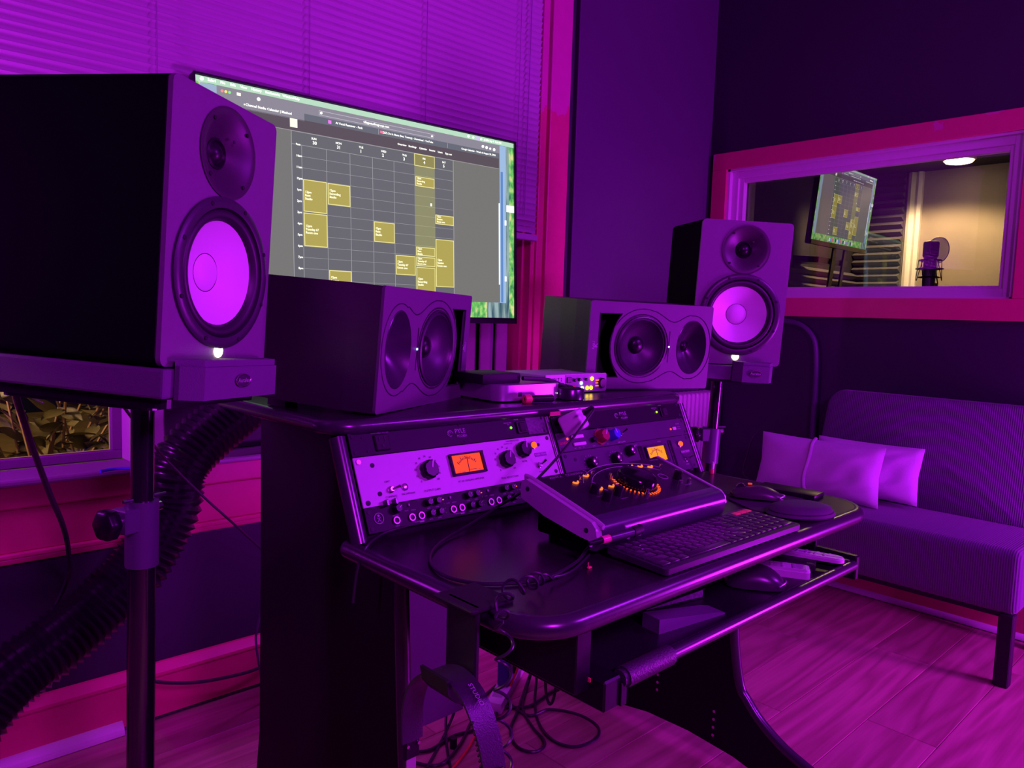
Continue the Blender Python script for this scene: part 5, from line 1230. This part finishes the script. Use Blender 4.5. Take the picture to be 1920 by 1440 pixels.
# --- clamp hook on the left desk edge and headphones
ck = thing('headphone_hanger', 'black clamp bracket hooked over the left edge of the desktop', 'hanger', xf((.63, .715, DT)))
MB().box(-.034, .040, -.020, .062, .0, .006, .002).build('top_plate', PLASTM, ck)
MB().box(-.022, -.014, -.015, .047, -.135, .006, .002).build('drop_plate', PLASTM, ck)
MB().prism([(-.014, -.135), (-.014, -.112), (-.022, -.106), (-.044, -.098), (-.056, -.090), (-.061, -.078), (-.066, -.078), (-.062, -.098), (-.050, -.112), (-.030, -.122)], -.012, .044, 'y').build('cradle', PLASTM, ck)
hpn = thing('headphones', 'black studio headphones with a coiled cord hanging from the bracket', 'headphones', xf((0, 0, 0)))
X0, X1 = .570, .604
arch = [(.806, .540), (.806, .590), (.790, .632), (.756, .662), (.715, .671), (.675, .655), (.645, .615), (.632, .575)]
def strip(path, x0, x1, th, nm, mt, par):
    P_ = [Vector((0, p[0], p[1])) for p in path]; Q_ = []
    for i in range(len(P_)-1):
        a, b_, c, d = P_[max(i-1, 0)], P_[i], P_[i+1], P_[min(i+2, len(P_)-1)]
        for k in range(6):
            t = k/6; Q_.append(.5*((2*b_)+(c-a)*t+(2*a-5*b_+4*c-d)*t*t+(3*b_-a-3*c+d)*t**3))
    Q_.append(P_[-1]); vs = []; fs = []
    for i, p in enumerate(Q_):
        t = (Q_[min(i+1, len(Q_)-1)]-Q_[max(i-1, 0)]).normalized(); nr = Vector((0, -t.z, t.y)); nr = nr if True else nr
        wv = 1+.10*math.sin(PI*i/(len(Q_)-1)); xm = (x0+x1)/2; hw = (x1-x0)/2*wv
        for (xx, o_) in ((xm-hw, th*.6), (xm, th), (xm+hw, th*.6), (xm+hw, 0), (xm-hw, 0)): vs.append((xx, p.y+nr.y*o_, p.z+nr.z*o_))
    for i in range(len(Q_)-1):
        for k in range(5): fs.append([i*5+k, i*5+(k+1) % 5, (i+1)*5+(k+1) % 5, (i+1)*5+k])
    fs += [[0, 1, 2, 3, 4], [len(vs)-5+k for k in range(5)]]
    return MB().add(vs, fs).build(nm, mt, par, smooth=50)
LEATH = mat('black_leatherette', (.035, .030, .042), .33, bump=.2, bscale=500)
band = strip(arch, X0, X1, .0055, 'headband', LEATH, hpn)
for k in range(12):
    f = k/11; MB().cyl((X0+.001, .658-.024*f, .640-.064*f-.004), (X0-.0015, .657-.024*f, .638-.064*f-.004), .0016, 6).build('stitch', PLASTM, band)
tm = Matrix.Translation((.587, .6975, .6735)) @ Matrix.Rotation(rad(24), 4, 'X') @ Matrix.Rotation(rad(90), 4, 'Z')
MB().text('STUDIO', .009, Matrix.Translation((.587, .672, .6600)) @ Matrix.Rotation(rad(34), 4, 'X') @ Matrix.Rotation(rad(-90), 4, 'Z')).build('lettering', PRINT, band)
for (y_, z_, d) in ((.806, .535, 1), (.630, .570, -1)):
    sl_ = MB().box(X0+.004, X1-.004, y_-.004, y_+.004, z_-.022, z_+.012, .003).build('slider_sleeve', PLAST, hpn)
    if d > 0:
        MB().box(X0+.009, X1-.009, y_-.001, y_+.001, z_-.062, z_-.018).build('metal_slide', SILVER, hpn)
        for xx in (X0+.008, X1-.008): MB().cyl((xx, y_-.004, z_), (xx, y_-.0062, z_), .0024, 10).build('rivet', CHROME, sl_)
    else:
        MB().box(X0+.006, X1-.006, y_-.0075, y_-.004, z_-.010, z_+.002, .0035, 3).build('blue_badge', mat('blue_badge', (.04, .05, .75), .35), sl_)
    yk = MB().box(X0-.004, X1+.004, y_-.009, y_+.009, z_-.092, z_-.056, .004, 2).build('yoke', PLAST, hpn)
    MB().lathe([(.036, .0), (.040, .006), (.040, .020), (.032, .026)], 28, Matrix.Translation(((X0+X1)/2, y_-.013 if d < 0 else y_-.014, z_-.125))).build('ear_cup', PLAST, hpn, smooth=40)
    MB().tube([((X0+X1)/2+.034*math.cos(i*PI/8), y_-.016 if d > 0 else y_+.016, z_-.125+.034*math.sin(i*PI/8)) for i in range(16)], .010, 8, 1, True).build('ear_cushion', LEATH, hpn, smooth=True)
# coiled cord of the headphones, from the desktop over the front corner and down
path = [at(1105, 1040, 2, .757), at(1070, 1072, 2, .757), at(1015, 1090, 2, .760), at(985, 1105, 2, .768), at(955, 1112, 2, .768), at(945, 1135, 2, .760), at(938, 1160, 1, .66), at(947, 1190, 1, .655), at(945, 1225, 1, .655), at(944, 1260, 1, .655), at(942, 1300, 1, .655), at(944, 1350, 1, .655), at(945, 1400, 1, .655), at(945, 1445, 1, .655), at(945, 1480, 1, .655)]
C_ = [Vector(p) for p in path]; Q = []
for i in range(len(C_)-1):
    a, b_, c, d = C_[max(i-1, 0)], C_[i], C_[i+1], C_[min(i+2, len(C_)-1)]
    for k in range(24):
        t = k/24; Q.append(.5*((2*b_)+(c-a)*t+(2*a-5*b_+4*c-d)*t*t+(3*b_-a-3*c+d)*t**3))
W_ = []; ph = 0
for i, p in enumerate(Q):
    tg = (Q[min(i+1, len(Q)-1)]-Q[max(i-1, 0)]); l = tg.length/2; tg.normalize()
    n1 = tg.orthogonal().normalized(); n1 = Vector((0, 0, 1))-tg*tg.z if abs(tg.z) < .8 else Vector((1, -1, 0)).normalized()
    n1.normalize(); n2 = tg.cross(n1)
    f = i/len(Q); amp = 0 if f < .10 else min(1, (f-.10)/.06)*.0100
    ph += l/(.030 if f < .45 else .040)*2*PI
    W_.append(p+n1*(amp*math.cos(ph))+n2*(amp*math.sin(ph))+Vector((0, 0, amp*.6 if f < .38 else 0)))
MB().tube(W_[::2], .0021, 7, 2).build('coiled_cord', CORD, hpn, smooth=True)

# ================================================================== THINGS ON THE SLIDING TRAY
TT = TZ
vm = thing('ergonomic_mouse', 'large dark sculpted mouse on the sliding tray', 'mouse', Matrix.Translation((1.385, .735, TT)) @ Matrix.Rotation(rad(-58), 4, 'Z'))
vs, fs = mouse_mesh(.125, .084, .050); MB().add(vs, fs).build('shell', mat('mouse_graphite', (.045, .038, .050), .28), vm, smooth=60)
MB().lathe([(.011, -.005), (.0125, -.003), (.0125, .003), (.011, .005)], 20, Matrix.Translation((-.034, .004, .030))).build('wheel', CHROME, vm, smooth=40)
MB().box(-.015, .0, -.006, .008, .044, .0475, .001).build('mode_button', GREY, vm)
MB().add(*mouse_mesh(.075, .035, .018), Matrix.Translation((-.02, .045, 0))).build('thumb_rest', MATS['mouse_graphite'], vm, smooth=60)
MB().tube([(.045, -.030, .012), (.061, 0, .016), (.045, .030, .012)], .0022, 8, 5).build('rim', SILVER, vm, smooth=True)
def remote(label, loc, rot, L_, W_, T_, body, btn, rows, cols_, r, extra=None):
    t = thing('remote_control', label, 'remote control', Matrix.Translation(loc) @ Matrix.Rotation(rad(rot), 4, 'Z'))
    MB().prism(rounded_poly([(-L_/2, -W_/2), (L_/2, -W_/2), (L_/2, W_/2), (-L_/2, W_/2)], [r]*4, 6), 0, T_*.7, 'z').prism(rounded_poly([(-L_/2+.002, -W_/2+.002), (L_/2-.002, -W_/2+.002), (L_/2-.002, W_/2-.002), (-L_/2+.002, W_/2-.002)], [r]*4, 6), T_*.7, T_, 'z').build('case', body, t, smooth=40)
    for i in range(rows):
        for j in range(cols_):
            x_ = -L_*.40+L_*.62*i/max(1, rows-1); y_ = (j-(cols_-1)/2)*W_*.28
            MB().zlathe([(W_*.085, 0), (W_*.08, .0016), (.0003, .0018)], 10, Matrix.Translation((x_, y_, T_))).build('button', RED if (extra == 'red' and i == 0 and j == 0) else btn, t)
    if extra == 'red': MB().box(L_*.18, L_*.42, -W_*.36, W_*.36, T_, T_+.0012, .0005).build('battery_panel', GREY, t)
    return t
remote('white chunky remote with grey buttons and one red button on the tray', (1.500, .735, TT), -62, .115, .042, .020, WHPL, GREY, 4, 3, .010, 'red')
remote('slim white rounded remote lying across a black box on the tray', (1.600, .725, TT+.020), -72, .150, .034, .010, WHPL, GREY, 6, 2, .0165)
remote('long black television remote at the right end of the tray', (1.648, .735, TT), -75, .160, .040, .018, PLAST, GREY, 5, 2, .012)
tag(MB().box(-.062, .062, -.027, .027, 0, .019, .003, 2).build('black_case', PLASTM, None, smooth=40, M=xf((1.563, .757, TT), (0, 0, rad(-68)))), 'matte black case under the slim white remote on the tray', 'case')
tag(MB().prism([(0, 0), (.172, 0), (.172, .003), (.150, .008), (.0, .026)], 0, .040, 'y').build('pen_case', mat('mauve_case', (.16, .125, .19), .32), None, M=xf((1.034, .716, TT), (0, 0, rad(-8)))), 'wedge shaped mauve case lying on the sliding tray', 'case')
bkl = thing('booklet', 'dark folded booklet in a glossy sleeve behind the mauve case', 'booklet', xf((1.098, .790, TT), (0, 0, rad(-11))))
MB().prism([(0, 0), (.150, 0), (.150, .0022), (0, .0022)], 0, .09, 'y').prism([(0, .004), (.150, .017), (.150, .019), (0, .006)], 0, .09, 'y').build('cover', PLASTM, bkl)
MB().prism([(.002, .0022), (.147, .0022), (.147, .0165), (.002, .004)], .002, .088, 'y').build('pages', mat('glossy_sleeve', (.35, .30, .40), .2, var=.7, vscale=200, bump=1, bscale=300), bkl)
tag(MB().zlathe([(.016, 0), (.016, .010), (.010, .014), (.0005, .015)]).build('bottle_cap', BLUEK, None, smooth=40, M=xf((1.628, .868, TT))), 'small blue cap at the back right of the tray', 'cap')

# ================================================================== UNDER THE DESK
psr = thing('power_strip', 'white power strip on the floor under the desk', 'power strip', Matrix.Translation((1.545, 1.605, 0)) @ Matrix.Rotation(rad(32), 4, 'Z'))
MB().box(-.20, .20, -.024, .024, .0, .034, .005, 2).build('body', WHPL, psr, smooth=40)
for k in range(6): MB().box(-.165+.058*k, -.135+.058*k, -.015, .015, .034, .0352).build('socket', GREY, psr)
for k, (c, nm) in enumerate(((RED, 'red adapter plugged into the power strip'), (PLAST, 'black adapter plugged into the power strip'), (mat('navy_plastic', (.03, .04, .16), .4), 'navy adapter plugged into the power strip beside the black one'))):
    p = psr.matrix_world @ Vector((.09-.085*k, 0, .036))
    tag(MB().box(-.024, .024, -.018, .018, 0, .055+.012*k, .005, 2).build('plug_adapter', c, None, smooth=40, M=Matrix.Translation(p) @ Matrix.Rotation(rad(32), 4, 'Z')), nm, 'plug')
def fcable(label, pts, r, mt=CORD, z=.006, nm='cable'):
    return tag(MB().tube([at(p[0], p[1], 2, p[2] if len(p) > 2 else z) for p in pts], r, 7, 7).build(nm, mt, None, smooth=True), label, 'cable')
fcable('black cable lying in a wide loop on the floor under the desk', [(925, 1290), (985, 1340), (1030, 1330), (1085, 1340), (1120, 1362), (1118, 1385), (1080, 1400), (1040, 1390), (1012, 1360), (1003, 1320), (1006, 1270, .05), (1004, 1230, .14)], .0042)
fcable('black cable making a narrow teardrop loop on the floor under the desk', [(1000, 1250, .04), (985, 1300), (980, 1330), (1000, 1365), (1018, 1385), (1020, 1400), (1000, 1410), (970, 1400), (957, 1370), (972, 1330), (985, 1290), (995, 1262, .04)], .0042)
fcable('black cable snaking back from the desk foot under the tray', [(940, 1325), (990, 1325), (1030, 1300), (1060, 1285), (1085, 1272, .03), (1100, 1262, .06)], .0045)
fcable('black cable hanging in a short bight below the tray rail', [(1022, 1270, .16), (1024, 1300, .10), (1030, 1320, .07), (1038, 1310, .09), (1045, 1270, .16)], .0042)
fcable('black cable trailing across the floor behind the headphones', [(745, 1405), (800, 1408), (850, 1380), (900, 1365), (930, 1340), (935, 1310)], .0042)
fcable('black cable leading from the headphones area toward the power strip', [(760, 1425), (820, 1435), (860, 1400), (885, 1350), (905, 1310), (930, 1285)], .0042)
fcable('black cable drooping between the desk foot and the headphone yoke', [(845, 1440), (838, 1400), (836, 1350, .04), (840, 1300, .10), (852, 1260, .18)], .0038)
fcable('black cable rising steeply inside the left desk foot', [(800, 1440), (830, 1385), (850, 1340, .03), (862, 1300, .08), (870, 1270, .14)], .0038)
tag(MB().tube([at(p[0], p[1], 2, p[2]) for p in ((845, 1445, .005), (880, 1400, .005), (900, 1360, .006), (935, 1325, .01), (955, 1290, .03), (967, 1262, .06), (975, 1240, .09))], .0030, 7).build('cable', REDCORD, None, smooth=True), 'bright red cable running across the floor to the power strip', 'cable')
tag(MB().cyl((0, 0, 0), (0, 0, .028), .0095, 14).build('rubber_foot', RUBBER, None, M=Matrix.Translation(at(850, 1402, 2, 0))), 'small round rubber foot lying on the floor between the cables', 'foot')
rp = at(1337, 884, 2, .758)
rpl = thing('cable_end', 'small red cable end standing behind the right rack by the stand', 'plug', xf((rp.x+.012, rp.y+.01, DT)))
MB().cyl((0, 0, 0), (0, 0, .012), .005, 10).build('red_end', RED, rpl, smooth=40)
MB().cyl((0, 0, .012), (0, 0, .030), .0035, 10).build('sleeve', GREY, rpl, smooth=40)

# ------------------------------------------------------------------ repeats share a group
GROUPS = {'studio_monitor': 'upright speakers with white cones', 'horn_speaker': 'sideways speakers on the desk shelf', 'isolation_pad': 'foam speaker bases',
          'speaker_stand': 'pole speaker stands', 'stand_platform': 'plates on the speaker stands', 'power_conditioner': 'rack power conditioners', 'foam_panel': 'foam panels in the booth',
          'pillow': 'pillows on the sofa', 'remote_control': 'remotes on the tray', 'jack_plug': 'loose jack plugs', 'paper_label': 'labels under the shelf lip',
          'plug_adapter': 'adapters on the power strip', 'cable': 'cables under the desk', 'speaker_cable': 'cables by the window wall'}
for o in list(COL.objects):
    b_ = o.name.split('.')[0]
    if o.parent is None and b_ in GROUPS and 'label' in o: o['group'] = GROUPS[b_]
